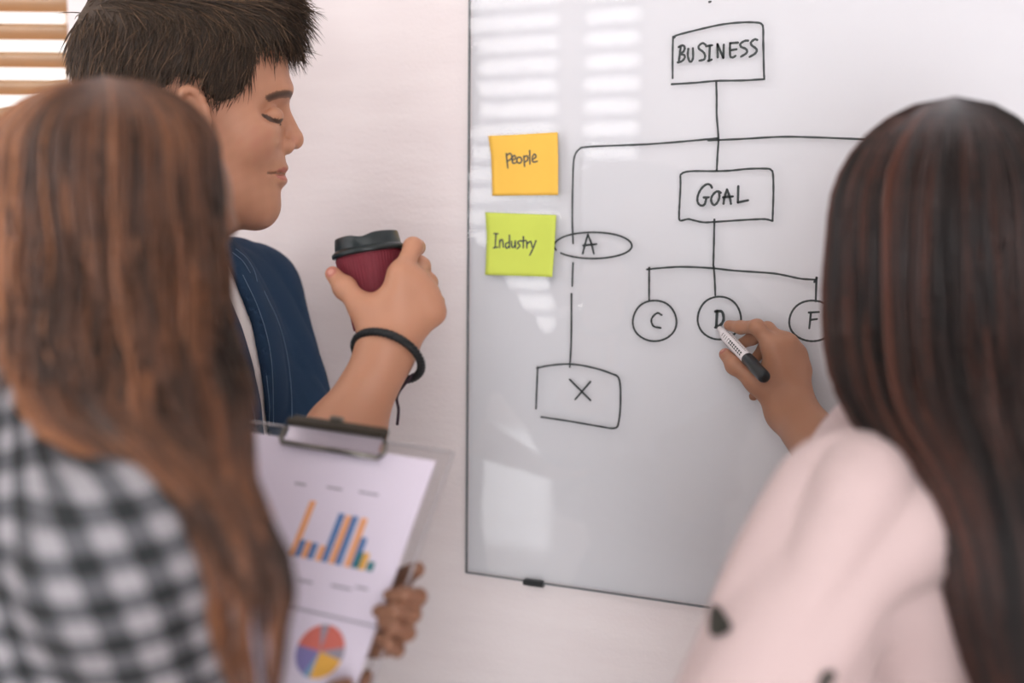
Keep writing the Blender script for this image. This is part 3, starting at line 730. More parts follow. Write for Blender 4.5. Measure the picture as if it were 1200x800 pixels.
def hand(S, wrist, mcp, fing, thumb, sc=1.0, kf=.0045, fs=1.0, k0=.008):
    r4 = [(.0098, .0086, .0078, .0066), (.0100, .0088, .0080, .0068), (.0096, .0084, .0076, .0064), (.0084, .0074, .0068, .0058)]
    for i, m in enumerate(mcp): S.cap(wrist, m, .0145*sc, .0118*sc, .018)
    for i in range(3): S.cap(mcp[i], mcp[i+1], .0105*sc, .0100*sc, .010)
    c = sum((Vector(m) for m in mcp), Vector())/4
    S.cap(Vector(wrist).lerp(Vector(thumb[0]), .3), thumb[1], .016*sc, .0125*sc, .016)
    S.cap(Vector(thumb[1]).lerp(Vector(thumb[0]), .3), Vector(mcp[0]).lerp(Vector(wrist), .22), .0095*sc, .0095*sc, .016)
    for i, f in enumerate(fing):
        pts = [mcp[i]]+list(f); rr = [k*sc*fs for k in r4[i]]
        for j in range(3): S.cap(pts[j], pts[j+1], rr[j], rr[j+1], (k0 if j == 0 else kf))
        S.ell(pts[1], [rr[1]*1.08]*3, None, .003)
    t = list(thumb); rr = [.0135*sc, .0118*sc, .0102*sc, .0078*sc]
    for j in range(1, 3): S.cap(t[j], t[j+1], rr[j], rr[j+1], .007)
    S.ell(t[2], [rr[2]*1.06]*3, None, .004)
def push_off(p, o, d, rad, margin):
    """keep a finger joint outside a round thing: axis from o along unit d, radius rad(t)"""
    p = Vector(p); t = (p-o).dot(d); c = o+d*t; r = p-c; need = rad(t)+margin
    return c+r.normalized()*need if 0 < t and r.length < need else p
def forearm(S, wrist, elbow, w, sc=1.0):
    """w: direction across the wrist"""
    wrist, elbow, w = Vector(wrist), Vector(elbow), Vector(w).normalized()
    m = wrist.lerp(elbow, .45)
    for g in (-1, 1):
        S.cap(wrist+w*.0085*g*sc, m+w*.008*g*sc, .0200*sc, .0300*sc, .02); S.cap(m+w*.008*g*sc, elbow, .0300*sc, .0380*sc, .03)
def torso(S, sm, f, l, wd, gr=0, bust=0, k=.04):
    """sm: middle between the shoulders; gr: how far cloth stands off"""
    ax = (f, l, UP); P = lambda a, b, c: sm+f*a+l*b+UP*c
    S.ell(P(.005, 0, -.12), (.105+gr, wd*.92+gr, .20+gr), ax, k)
    S.ell(P(.0, 0, -.32), (.100+gr, wd*.80+gr, .22+gr), ax, k); S.ell(P(-.01, 0, -.50), (.115+gr, wd*.92+gr, .15+gr), ax, k)
    for g in (-1, 1):
        S.cap(P(-.02, wd*.30*g, .035), P(0, wd*.88*g, -.005), .040+gr, .048+gr, .04)
        if bust: S.ell(P(.075, .07*g, -.17), (.055+gr, .06+gr, .06+gr), ax, .04)
def legs(S, hip, f, l, gr=0, ankle=.09, bend=.0):
    for g in (-1, 1):
        a = hip+l*.066*g; kn = Vector((hip.x, hip.y, .48))+l*.09*g+f*.02; an = Vector((hip.x, hip.y, ankle))+l*.095*g-f*.01
        S.cap(a, kn, .078+gr, .054+gr, .03); S.cap(kn, an, .052+gr, .036+gr, .02)
def shoe(parent, base, f, l, m, L_=.26):
    S = Solid(); ax = (f, l, UP)
    S.ell(base+f*.045+UP*.035, (L_*.5, .046, .040), ax, .02); S.ell(base-f*.045+UP*.05, (.055, .040, .055), ax, .02)
    S.rbox(base+f*.035+UP*.006, (L_*.49, .046, .012), .008, ax, .008); S.rbox(base-UP*.05, (.5, .5, .05), .001, None, .001, 's')
    v, q = S.mesh(.006); v[:, 2] = np.maximum(v[:, 2], .0); return mesh_obj('shoe', v, q, m, parent)
def folds(v, n, amp, d, lam, seed=0, warp=.5):
    """soft cloth folds: ridges running along d, pushed out along the normals"""
    r = np.random.default_rng(seed); d = np.asarray(d)/np.linalg.norm(d)
    out = np.zeros(len(v))
    e1 = np.cross(d, [.3, .5, .81]); e1 /= np.linalg.norm(e1); e2 = np.cross(d, e1)
    for o in range(5):
        an = .4+o*1.26; a = e1*math.cos(an)+e2*math.sin(an); b = r.normal(size=3); c = r.normal(size=3)
        ph = (v@a+.18*(v@d)*math.sin(o*2.1))/(lam*(1+.28*o))*2*math.pi+warp*4*np.sin((v@b)*12/(1+.5*o)+r.random()*6)
        env = .5+.5*np.sin((v@c)*11+r.random()*6)
        out += (np.abs(np.sin(ph*.5))**.8-.6)*env*(.55+.12*o)
    return v+n*out[:, None]*amp
def cloth(name, S, step, m, parent, amp=0, d=(0, 0, 1), lam=.06, seed=0, it=1, attrs=None, warp=.5, extra=None):
    v, q = S.mesh(step); v = relax(v, q, it)
    if amp: v = folds(v, vnormals(v, q), amp, d, lam, seed, warp); v = relax(v, q, 1)
    if extra: v = extra(v, q)
    return mesh_obj(name, v, q, m, parent, attrs=attrs(v) if attrs else None)
def skin_body(parent, pieces, F, m, spots=()):
    """pieces: (Solid, step); joined into the person's one body mesh"""
    parts = []
    for S, st in pieces:
        v, q = S.mesh(st); parts.append((relax(v, q, 1, .4), q))
    v, q = join(parts)
    x, y, l = F.inv(v); pg = np.where(np.linalg.norm(v-N(F.O), axis=1) < .30*F.s/.000971, head_pigment(F, v), .5+.02*np.sin(v[:, 0]*70)*np.sin(v[:, 2]*90))
    for c, rad, val in spots:
        d = np.linalg.norm(v-N(c), axis=1); w = np.clip(1.6-d/rad, 0, 1); pg = pg*(1-w)+val*w
    return mesh_obj('body', v, q, m, parent, attrs={'pigment': pg})
def long_hair(parent, top, eq, a0, b0, prof, m, n, wave, seed, r0=.0011, facing=None, tips=(.80, 1.0), name='hair', clumps=46, drift=.25, tone=None, lock=.6):
    """strands from the crown over the skull and down; prof rows: (row of the photo, left px, right px, depth, half depth)"""
    r = np.random.default_rng(seed)
    pr = np.array(prof, float); y_end = pr[-1, 0]; y_top, y_eq = top[1], eq
    def env(y):
        L_ = np.interp(y, pr[:, 0], pr[:, 1]); R2 = np.interp(y, pr[:, 0], pr[:, 2]); D = np.interp(y, pr[:, 0], pr[:, 3]); B = np.interp(y, pr[:, 0], pr[:, 4])
        t = np.clip((y_eq-y)/(y_eq-y_top), 0, 1); k = np.sqrt(np.maximum(1-t*t, 0))
        cx = (L_+R2)/2; cx = np.where(y < y_eq, cx+(top[0]-cx)*(t**2), cx)
        return cx, np.where(y < y_eq, (pr[0, 2]-pr[0, 1])/2*k, (R2-L_)/2), np.where(y < y_eq, pr[0, 3], D), np.where(y < y_eq, pr[0, 4]*k, B)
    W0 = N(CAM); Mx = np.array(cam_rot)
    def place(px, py, d): return W0+np.stack([(px-600)/FPX*d, -(py-400)/FPX*d, -d], -1)@Mx.T
    M_ = 26
    cl = r.integers(0, clumps, n); cphi = (np.arange(clumps)+.6*r.random(clumps))/clumps*2*math.pi
    ph = cphi[cl]+r.normal(size=n)*.13
    if facing is not None:
        fa = facing; dlt = (ph-fa+math.pi) % (2*math.pi)-math.pi
        ph = np.where(np.abs(dlt) < .8, fa+np.sign(dlt)*(.8+np.abs(dlt)*.35), ph)
    send = tips[0]+(tips[1]-tips[0])*np.clip(.5+.35*r.normal(size=clumps)[cl]+.15*r.normal(size=n), 0, 1)
    s = np.linspace(0, 1, M_)[None]*send[:, None]
    y = y_top+(y_end-y_top)*(s**1.35)
    cx, A, D, B = env(y)
    u = 1.02-.12*r.random((n, 1))**1.6
    g = np.clip((y-y_eq)/(y_end-y_eq), 0, 1)
    phs = r.random(clumps)[cl][:, None]*6.28; dw = (r.random(clumps)-.5)[cl][:, None]*drift
    lam = wave[1]*(.8+.5*r.random(clumps)[cl][:, None])
    wv = np.sin((y-y_eq)/lam*6.28+phs+r.normal(size=(n, 1))*.15)
    wv2 = np.sin((y-y_eq)/lam*6.28*.77+phs*1.7+1.3)
    fly = 1+(.10*r.random((n, 1))**6)*np.sin(s*3.1)
    cc = cphi[cl]; dph = (ph-cc+math.pi) % (2*math.pi)-math.pi
    p = ph[:, None]-np.where(np.abs(dph) < .6, dph, 0)[:, None]*lock*g+dw*g+wave[0]*.9*g**.8*wv2+.02*np.sin(s*9+phs)
    rad = u*fly*(1-wave[0]*g**.7*(.8-.8*wv))
    P = place(cx+A*np.cos(p)*rad, y, D+B*np.sin(p)*rad)
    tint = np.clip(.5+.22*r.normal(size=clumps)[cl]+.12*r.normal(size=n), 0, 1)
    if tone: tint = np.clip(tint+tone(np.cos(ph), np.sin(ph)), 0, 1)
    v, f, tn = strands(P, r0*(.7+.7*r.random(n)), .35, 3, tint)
    # inner sheet so that no daylight shows between the strands
    nu, nv = 64, 40; uu = np.linspace(0, 2*math.pi, nu, endpoint=False); ss = np.linspace(0.0, tips[0]*.97, nv)
    Y = y_top+4+(y_end-y_top)*(ss**1.35); cx, A, D, B = env(Y)
    sh = place(cx[:, None]+A[:, None]*np.cos(uu)*.93, Y[:, None]+0*uu, D[:, None]+B[:, None]*np.sin(uu)*.93).reshape(-1, 3)
    I = np.arange(nv-1)[:, None]*nu+np.arange(nu)[None]; J = np.arange(nv-1)[:, None]*nu+(np.arange(nu)[None]+1) % nu
    fq = np.stack([I, J, J+nu, I+nu], -1)
    if facing is not None:
        dl = (uu-facing+math.pi) % (2*math.pi)-math.pi; keep = ~((np.abs(dl)[None] < .78) & (Y[:-1, None] > y_top+(y_eq-y_top)*1.0))
        fq = fq[np.broadcast_to(keep, fq.shape[:2])]
    fq = fq.reshape(-1, 4)
    v2, f2 = join([(v, f), (sh, fq)])
    return mesh_obj(name, v2, f2, m, parent, attrs={'tint': np.concatenate([tn, np.full(len(sh), .22)])})

# ------------------------------------------------------------------ the man with the cup
M_manhair = attr_mat('dark_brown_hair', [(0, (36, 29, 23)), (.5, (72, 56, 42)), (1, (128, 100, 74))], .6, 'tint', .5)
M_denim = mat('navy_denim', (42, 64, 90), .85, .22, 900, bump=.25, spec=.2)
M_tee = mat('white_cotton', (232, 226, 224), .85, .03, 300, bump=.1)
M_dark = mat('charcoal_trousers', (52, 54, 60), .85, .1, 200)
M_shoe = mat('black_shoe', (30, 28, 28), .4, .1, 100)
M_stitch = mat('pale_stitching', (104, 126, 152), .7, .1, 300)
dman = 1.36
hc = W(235, 140, dman); vd = (hc-CAM).normalized()
ef = vd.cross(UP).normalized(); eu = UP
FM = Frame(hc, (ef+FW*.0).normalized(), (eu+vd*.04), dman/FPX)
tf = (RT*.93-FW*.37).normalized(); tl_ = UP.cross(tf)
man = empty('person', (0, 0, 0))
sm = W(190, 352, 1.375); sm_l, sm_r = sm+tl_*.175, sm-tl_*.175
man.location = (sm.x, sm.y, 0)
tag(man, 'man in profile wearing an open denim shirt, holding a maroon coffee cup', 'person')
D = lambda x, y, d: W(x, y, d)
wr = D(453, 411, 1.212); el_r = D(338, 640, 1.20)
hm = Solid()
mcps = [D(470, 322, 1.212), D(486, 331, 1.216), D(498, 346, 1.22), D(507, 366, 1.222)]
fings = [[D(484, 289, 1.232), D(479, 291, 1.272), D(463, 297, 1.304)], [D(493, 312, 1.252), D(482, 316, 1.29), D(464, 320, 1.312)],
         [D(502, 331, 1.252), D(487, 338, 1.288), D(468, 341, 1.308)], [D(511, 354, 1.248), D(497, 360, 1.28), D(478, 362, 1.30)]]
thm = [D(446, 392, 1.212), D(424, 359, 1.212), D(404, 337, 1.222), D(390, 321, 1.236)]
cup_r = lambda t: (.0420 if t < .014 else .0362-.0068*(t-.012)/.075) if t < .098 else -1
po = lambda p, m: push_off(p, top-ca*.004, ca, cup_r, m)
mcps = [po(p, .0128) for p in mcps]; fings = [[po(a, .0108), po(b_, .0098), po(c, .0088)] for a, b_, c in fings]; thm = [po(p, m) for p, m in zip(thm, (.015, .014, .0125, .0095))]
hand(hm, wr, mcps, fings, thm, 1.06)
forearm(hm, wr, el_r, IR+IU*-.35, .92)
hd = Solid(); head(hd, FM, N(W(186, 345, 1.40)), .058)
core = Solid(); torso(core, sm, tf, tl_, .185, 0); legs(core, Vector((sm.x, sm.y, .88)), tf, tl_, -.012)
el_l = D(352, 520, 1.47); wr_l = D(300, 640, 1.30)
core.cap(sm_r, el_r, .048, .038, .02); core.cap(sm_l, el_l, .048, .040, .02); core.cap(el_l, wr_l, .038, .026, .02); core.cap(W(186, 330, 1.39), sm, .058, .07, .03)
hl = Solid(); hwl = wr_l
ld = (wr_l-el_l).normalized(); lw = ld.cross(VIEW).normalized()
hand(hl, hwl, [hwl+ld*.08+lw*(.03-.02*i) for i in range(4)], [[hwl+ld*.115+lw*(.03-.02*i)-VIEW*.012, hwl+ld*.13+lw*(.03-.02*i)-VIEW*.03, hwl+ld*.125+lw*(.03-.02*i)-VIEW*.045] for i in range(4)], [hwl+ld*.02+lw*.025, hwl+ld*.045+lw*.045, hwl+ld*.07+lw*.055, hwl+ld*.09+lw*.055])
nail = D(386.5, 317, 1.226)
skin_body(man, [(core, .012), (hd, .0019), (hm, .0018), (hl, .004)], FM, M_skin, [(nail, .006, .9)])
# hair: a cropped volume and combed strands
hs = Solid(); q = FM.q; r = FM.r
hs.ell(q(228, 74), r(124, 92, 86), FM.ax, .02); hs.ell(q(298, 12), r(44, 38, 60), FM.ax, .03); hs.ell(q(155, 60), r(54, 68, 68), FM.ax, .03)
poly = np.array([(337, 50), (318, 58), (300, 64), (292, 82), (290, 100), (278, 118), (270, 150), (263, 168), (252, 170), (247, 128), (236, 104), (212, 98), (200, 118), (196, 175), (150, 190), (120, 175), (80, 330), (430, 330), (430, 50)], float)
def prism(P):
    sh = P.shape[:-1]; x, y, l = FM.inv(P.reshape(-1, 3)); Q = np.stack([x, y], 1)
    d = polydist(Q, np.vstack([poly, poly[:1]])); ins = np.zeros(len(Q), bool); j = len(poly)-1
    for i in range(len(poly)):
        a, b_ = poly[i], poly[j]; c = ((a[1] > Q[:, 1]) != (b_[1] > Q[:, 1])) & (Q[:, 0] < (b_[0]-a[0])*(Q[:, 1]-a[1])/(b_[1]-a[1]+1e-9)+a[0]); ins ^= c; j = i
    return (np.where(ins, -d, d)*FM.s).reshape(sh)
hs.fun(prism, N(hc), .4, .006, 's')
hv, hq = hs.mesh(.0028); hn = vnormals(hv, hq)
hx, hy, hl_ = FM.inv(hv)
cand = np.nonzero((hy < 170))[0]; pick = rng.choice(cand, 13000)
p0 = hv[pick]; nn = hn[pick]; x, y, l = hx[pick], hy[pick], hl_[pick]
EF, EU, EL = N(FM.ef), N(FM.eu), N(FM.el)
topw = np.clip((55-y)/60, 0, 1)[:, None]; frw = np.clip((x-270)/60, 0, 1)[:, None]; sidew = 1-topw
comb = topw*(EF*.95+EU*(.25))+sidew*(-EU*.85-EF*.25+frw*EF*.5)+.17*rng.normal(size=(len(p0), 3))
comb = comb-nn*(comb*nn).sum(1, keepdims=True)*.8; comb /= np.linalg.norm(comb, axis=1, keepdims=True)
Ln = (.030+.014*topw[:, 0]-.012*topw[:, 0]*frw[:, 0])*(.6+.7*rng.random(len(p0))); Ln *= np.where(y > 95, .55, 1); Ln *= np.where(y > 130, .6, 1)
lift = .24+.12*topw
tt = np.linspace(0, 1, 6)[None, :, None]
droop = (topw*frw*.25)[:, None]
paths = p0[:, None]-nn[:, None]*.0015+Ln[:, None, None]*(nn[:, None]*lift[:, None]*tt*(1-.45*tt)+comb[:, None]*tt**1.25)-EU*(droop*Ln[:, None, None]*tt**3)
sv, sf, st_ = strands(paths, .00055*(.8+.6*rng.random(len(p0))), .3, 3, np.clip(.42+.2*rng.normal(size=len(p0)), 0, 1))
# a few longer locks standing off the brow
nq = 160; qx = rng.uniform(318, 350, nq); qy = rng.uniform(8, 46, nq); ql = rng.uniform(-45, 45, nq)
base = np.array([N(q(a-14, b_, c)) for a, b_, c in zip(qx, qy, ql)])
dirs = EF*1.0+EU*rng.uniform(-.95, .0, (nq, 1))+EL*rng.normal(size=(nq, 1))*.15; dirs /= np.linalg.norm(dirs, axis=1, keepdims=True)
LL = rng.uniform(.018, .040, nq)[:, None, None]; paths = base[:, None]+LL*(dirs[:, None]*tt)-EU*(LL*.38*tt**2)
s2, f2, t2 = strands(paths, .00045*np.ones(nq), .25, 3)
vv, ff = join([(relax(hv, hq, 2), hq), (sv, sf), (s2, f2)])
mesh_obj('hair', vv, ff, M_manhair, man, attrs={'tint': np.concatenate([np.full(len(hv), .30), st_, t2*.5])})
# white tee under an open denim shirt
te = Solid(); torso(te, sm, tf, tl_, .185, .006); te.cap(W(188, 322, 1.392), sm, .060, .075, .03)
cloth('tee_shirt', te, .008, M_tee, man, .002, (0, 0, 1), .05, 3)
de = Solid(); torso(de, sm, tf, tl_, .187, .014); de.cap(W(182, 325, 1.395), sm+UP*.01, .066, .085, .03)
de.cap(sm_l, el_l, .060, .052, .03); de.cap(el_l, el_l.lerp(wr_l, .35), .053, .046, .02); de.cap(sm_r, el_r, .060, .055, .03); de.cap(el_r, el_r.lerp(wr, .12), .055, .050, .02)
strip = [(238, 324), (250, 322), (261, 347), (278, 386), (294, 432), (302, 472), (308, 530), (314, 640), (324, 640), (317, 530), (313, 480), (308, 430), (299, 380), (282, 340), (268, 306), (262, 290), (238, 290)]
sp = np.array(strip, float); Minv = np.array(cam_rot.transposed())
def opening(P):
    sh = P.shape[:-1]; c = (P.reshape(-1, 3)-N(CAM))@Minv.T; d = -c[:, 2]; Q = np.stack([600+c[:, 0]/d*FPX, 400-c[:, 1]/d*FPX], 1)
    dist = polydist(Q, np.vstack([sp, sp[:1]])); ins = np.zeros(len(Q), bool); j = len(sp)-1
    for i in range(len(sp)):
        a, b_ = sp[i], sp[j]; cc_ = ((a[1] > Q[:, 1]) != (b_[1] > Q[:, 1])) & (Q[:, 0] < (b_[0]-a[0])*(Q[:, 1]-a[1])/(b_[1]-a[1]+1e-9)+a[0]); ins ^= cc_; j = i
    return np.maximum(np.where(ins, -dist, dist)*d/FPX, d-1.42).reshape(sh)
de.fun(opening, N(W(285, 440, 1.3)), .45, .003, 's')
de.rbox(Vector((sm.x, sm.y, .30)), (.6, .6, .55), .001, None, .004, 's')
cloth('denim_shirt', de, .0036, M_denim, man, .008, (.3, .2, -1), .05, 11, warp=.4)
# stitch lines laid on the denim, collar edge and pocket button
from mathutils.bvhtree import BVHTree
dobj = [o for o in man.children if o.name.startswith('denim_shirt')][0]
bvh = BVHTree.FromPolygons([v.co for v in dobj.data.vertices], [p.vertices for p in dobj.data.polygons])
def on_cloth(px, py, lift=.0006):
    d = (W(px, py, 1)-CAM).normalized(); h = bvh.ray_cast(CAM, d)
    return (h[0]+h[1]*lift) if h[0] else None
def seam(pts, r=.0005, name='stitching', m=M_stitch):
    P = [on_cloth(p.x, p.y) for p in catmull([Vector((a, b_, 0)) for a, b_ in pts], 8)]; P = [p for p in P if p]
    if len(P) > 3:
        P = [P[0]]+[(P[i-1]+P[i]*2+P[i+1])/4 for i in range(1, len(P)-1)]+[P[-1]]
        o = MB().tube(P, r, 6).build(name, m, man, True); return o
seam([(276, 292), (288, 302), (297, 316), (301, 330)]); seam([(272, 296), (284, 306), (293, 320)])
seam([(284, 322), (302, 360), (314, 400), (319, 440), (320, 500)]); seam([(309, 341), (326, 378), (336, 416), (341, 460), (342, 500)])
seam([(300, 500), (294, 470), (286, 440)]); seam([(316, 500), (315, 470), (312, 440)])
tr_ = Solid(); torso(tr_, Vector((sm.x, sm.y, 1.40)), tf, tl_, .175, .0)
tz = Solid(); hipm = Vector((sm.x, sm.y, .90)); tz.ell(hipm, (.112, .160, .16), (tf, tl_, UP), .03); legs(tz, Vector((sm.x, sm.y, .88)), tf, tl_, .012)
cloth('trousers', tz, .009, M_dark, man, .003, (0, 0, 1), .06, 5)
for g in (-1, 1): shoe(man, Vector((sm.x, sm.y, 0))+tl_*.095*g-tf*.01, tf, tl_, M_shoe)
# braided bracelet round the wrist
M_bead = mat('black_braided_cord', (22, 26, 28), .6, .1, 300)
bc = D(454.5, 417.5, 1.212); b1 = (IR*.925-IU*.38).normalized(); bu = (IU*.925+IR*.38); b2 = (-VIEW*.80+bu*.60).normalized(); b3 = b1.cross(b2)
br = MB()
for k in range(3):
    P = []
    for i in range(145):
        t = 2*math.pi*i/144; w_ = 16*t+2.094*k; rr = .0362+.0020*math.cos(w_)
        P.append(bc+b1*math.cos(t)*rr+b2*math.sin(t)*(rr+.001)+b3*.0020*math.sin(w_))
    br.tube(P, .0026, 7, caps=False)
bo = br.build('bracelet', M_bead, man, True); bo['label'] = 'black braided cord bracelet'
mesh_ = MB().tube(catmull([bc+b1*.030+b2*-.012, D(466, 462, 1.226), D(467, 480, 1.227), D(465.5, 498, 1.227)]), .0016, 7); e_ = mesh_.build('cord_end', mat('dark_purple_cord', (44, 24, 40), .6, .1, 300), bo, True)
MB().tube(catmull([bc-b1*.032, D(418, 433, 1.21), D(411, 436, 1.205)]), .0015, 7).build('cord_end', M_bead, bo, True)

# ------------------------------------------------------------------ the woman in plaid with the clipboard
M_hairL = attr_mat('chestnut_hair', [(0, (30, 21, 16)), (.35, (66, 44, 32)), (.65, (122, 78, 52)), (1, (190, 128, 86))], .46, 'tint', .6)
M_plaid, nt, b = new_mat('black_white_plaid')
at = nt.nodes.new('ShaderNodeAttribute'); at.attribute_name = 'weave'; sp_ = nt.nodes.new('ShaderNodeSeparateXYZ'); nt.links.new(at.outputs['Vector'], sp_.inputs[0])
def band(sock):
    fr_ = nt.nodes.new('ShaderNodeMath'); fr_.operation = 'FRACT'; nt.links.new(sock, fr_.inputs[0])
    gt = nt.nodes.new('ShaderNodeMapRange'); gt.inputs['From Min'].default_value = .46; gt.inputs['From Max'].default_value = .54; nt.links.new(fr_.outputs[0], gt.inputs['Value']); return gt.outputs[0]
ad = nt.nodes.new('ShaderNodeMath'); ad.operation = 'ADD'; nt.links.new(band(sp_.outputs['X']), ad.inputs[0]); nt.links.new(band(sp_.outputs['Y']), ad.inputs[1])
hf = nt.nodes.new('ShaderNodeMath'); hf.operation = 'MULTIPLY'; hf.inputs[1].default_value = .5; nt.links.new(ad.outputs[0], hf.inputs[0])
cr = nt.nodes.new('ShaderNodeValToRGB'); cr.color_ramp.elements[0].color = srgb(152, 151, 156); cr.color_ramp.elements[1].color = srgb(30, 35, 37); e = cr.color_ramp.elements.new(.5); e.color = srgb(88, 90, 95)
nt.links.new(hf.outputs[0], cr.inputs[0]); nt.links.new(cr.outputs[0], b.inputs['Base Color']); b.inputs['Roughness'].default_value = .9
M_jeans = mat('dark_blue_jeans', (44, 54, 78), .85, .15, 400)
lady = empty('person', (0, 0, 0)); tag(lady, 'long-haired woman in a black and white plaid shirt seen from behind, holding a clipboard', 'person')
lf = (RT*.75+FW*.66).normalized(); ll_ = UP.cross(lf)
ls = W(40, 612, .860); ls_r = ls-ll_*.150; ls_l = ls+ll_*.150
lady.location = (ls.x, ls.y, 0)
FLd = Frame(W(122, 290, .915)+lf*.016, (lf*.97-UP*.15), UP, .00079)
hd = Solid(); head(hd, FLd, N(ls+UP*.03), .048)
core = Solid(); torso(core, ls, lf, ll_, .148, -.018); hipL = Vector((ls.x, ls.y, .80)); legs(core, hipL, lf, ll_, -.012)
le_r = CB(sheet(285, 900)[0], CH+.080, -.040)
le_l = ls_l-UP*.285-lf*.03; tU = sheet(405, 803)[0]; lw_l = CB(tU-.012, CH+.050, .004)
core.cap(ls_r, le_r, .042, .034, .02); core.cap(ls_l, le_l, .042, .034, .02); core.cap(le_l, lw_l, .032, .022, .02)
# right hand: palm behind the board, fingers round its edge on to the page
lw_r = on_plane(372, 752, CB(0, 0, -.055), cn)
def pg(px, py, h): return on_plane(px, py, CB(0, 0, h), cn)
hr = Solid()
mcr = [pg(468, 702, -.028), pg(462, 720, -.030), pg(455, 738, -.030), pg(446, 752, -.028)]
fgr = [[pg(490, 699, -.008), pg(474, 696, .011), pg(456, 697, .0105)], [pg(483, 719, -.008), pg(464, 715, .012), pg(443, 716, .0105)],
       [pg(477, 741, -.008), pg(461, 735, .012), pg(448, 729, .0105)], [pg(465, 761, -.008), pg(455, 755, .011), pg(446, 747, .0095)]]
hand(hr, lw_r, mcr, fgr, [pg(410, 725, -.05), pg(440, 700, -.046), pg(464, 681, -.032), pg(488, 667, -.018)], .92, .0012, .86, .002)
forearm(hr, lw_r, le_r, cu, .85)
hl = Solid()
hand(hl, lw_l, [CB(tU-.048+.019*i, CH-.012+.004*abs(i-1.5), -.020) for i in range(4)], [[CB(tU-.050+.019*i, CH-.044, -.019), CB(tU-.050+.019*i, CH-.064, -.0155), CB(tU-.050+.019*i, CH-.080, -.0125)] for i in range(4)], [CB(tU, CH+.018, .012), CB(tU+.002, CH-.022, .0175), CB(tU+.002, CH-.055, .0145), pg(405, 803, .0095)], .88)
forearm(hl, lw_l, le_l, cu, .85)
skin_body(lady, [(core, .012), (hd, .0045), (hr, .0022), (hl, .003)], FLd, M_skin3)
sh = Solid(); torso(sh, ls, lf, ll_, .152, .006); sh.cap(ls+UP*.07-lf*.01, ls, .056, .08, .03)
sh.cap(ls_r, le_r, .060, .040, .035); sh.cap(ls_l, le_l, .056, .042, .035); sh.cap(le_r, le_r.lerp(lw_r, .12), .040, .036, .02); sh.cap(le_l, le_l.lerp(lw_l, .5), .040, .032, .02)
def weave(v):
    d = v-N(ls); a = np.arctan2(d@N(ll_), -(d@N(lf))); u = a*.15; z = d[:, 2]+.25*u; u = u-.30*d[:, 2]
    return {'weave': np.stack([u/.026+.2*np.sin(z*17), z/.026+.25*np.sin(u*15), 0*u], 1)}
sh.rbox(Vector((ls.x, ls.y, .30)), (.6, .6, .46), .001, None, .004, 's')
cloth('plaid_shirt', sh, .006, M_plaid, lady, .008, (.2, .1, -1), .07, 21, attrs=weave)
tz = Solid(); tz.ell(Vector((ls.x, ls.y, .82)), (.108, .140, .15), (lf, ll_, UP), .03); legs(tz, hipL, lf, ll_, .008); cloth('jeans', tz, .010, M_jeans, lady, .003, (0, 0, 1), .06, 6)
for g in (-1, 1): shoe(lady, Vector((ls.x, ls.y, 0))+ll_*.095*g-lf*.01, lf, ll_, M_shoe, .24)
profL = [(190, -12, 251, 0.915, 0.104), (230, -14, 255, 0.915, 0.104), (280, -14, 258, 0.91, 0.102), (330, -14, 261, 0.895, 0.098), (380, -14, 268, 0.88, 0.092), (430, -14, 281, 0.86, 0.085), (470, -12, 289, 0.84, 0.075), (500, 22, 290, 0.82, 0.065), (540, 100, 292, 0.79, 0.056), (580, 170, 304, 0.765, 0.05), (620, 200, 328, 0.755, 0.046), (660, 215, 342, 0.75, 0.042), (700, 228, 347, 0.75, 0.04), (740, 240, 338, 0.75, 0.036), (800, 262, 330, 0.755, 0.03), (830, 280, 325, 0.755, 0.025)]
long_hair(lady, (124, 91), 178, 0, 0, profL, M_hairL, 4200, (.15, 190), 31, .0013, facing=math.atan2(.66, .75), tips=(.72, 1.0), clumps=52, tone=lambda c, s: -.22*c+.02)  # tone lightens the left strands, imitating window light on that side

# ------------------------------------------------------------------ the woman writing
M_hairR = attr_mat('dark_auburn_hair', [(0, (16, 13, 13)), (.45, (32, 25, 24)), (.75, (70, 42, 34)), (1, (118, 68, 50))], .34, 'tint', .6)
M_pink = mat('pale_pink_blouse', (196, 176, 175), .8, .03, 200, bump=.06, sheen=.15)
M_skirt = mat('grey_skirt_cloth', (96, 92, 98), .85, .08, 200)
wri = empty('person', (0, 0, 0)); tag(wri, 'long dark-haired woman in a pale pink blouse writing on the board', 'person')
wf = (-RT*.85+FW*.5).normalized(); wl_ = UP.cross(wf)
ws = W(1105, 575, .985); ws_l = ws+wl_*.150; ws_r = ws-wl_*.150
wri.location = (ws.x, ws.y, 0)
FWr = Frame(W(1114, 306, 1.0)+(FW*.86-RT*.5)*.018, (FW*.86-RT*.5+UP*.02), UP, .00081)
hd = Solid(); head(hd, FWr, N(ws+UP*.03), .048)
we_l = D(884, 872, .84); ww_l = D(800, 985, .98)
we_r = D(1072, 655, 1.06); ob = off_board
ww_r = ob(926, 480, .042)
core = Solid(); torso(core, ws, wf, wl_, .150, -.022); hipR = Vector((ws.x, ws.y, .80)); legs(core, hipR, wf, wl_, -.012)
core.cap(D(994, 590, .86), we_l, .034, .030, .02); core.cap(ws_r, we_r, .042, .034, .02); core.cap(we_l, ww_l, .032, .022, .02)
hw_ = Solid()
mcw = [ob(906, 407, .052), ob(921, 404, .042), ob(931, 416, .031), ob(937, 435, .024)]
fgw = [[ob(887, 383, .054), ob(868, 383.5, .036), ob(853, 388, .0225)], [ob(899, 386, .034), ob(882, 396, .024), ob(868, 402, .021)],
       [ob(911, 396, .017), ob(896, 407, .0105), ob(886, 419, .0095)], [ob(918, 426, .012), ob(900, 448, .0095), ob(883, 464, .0085)]]
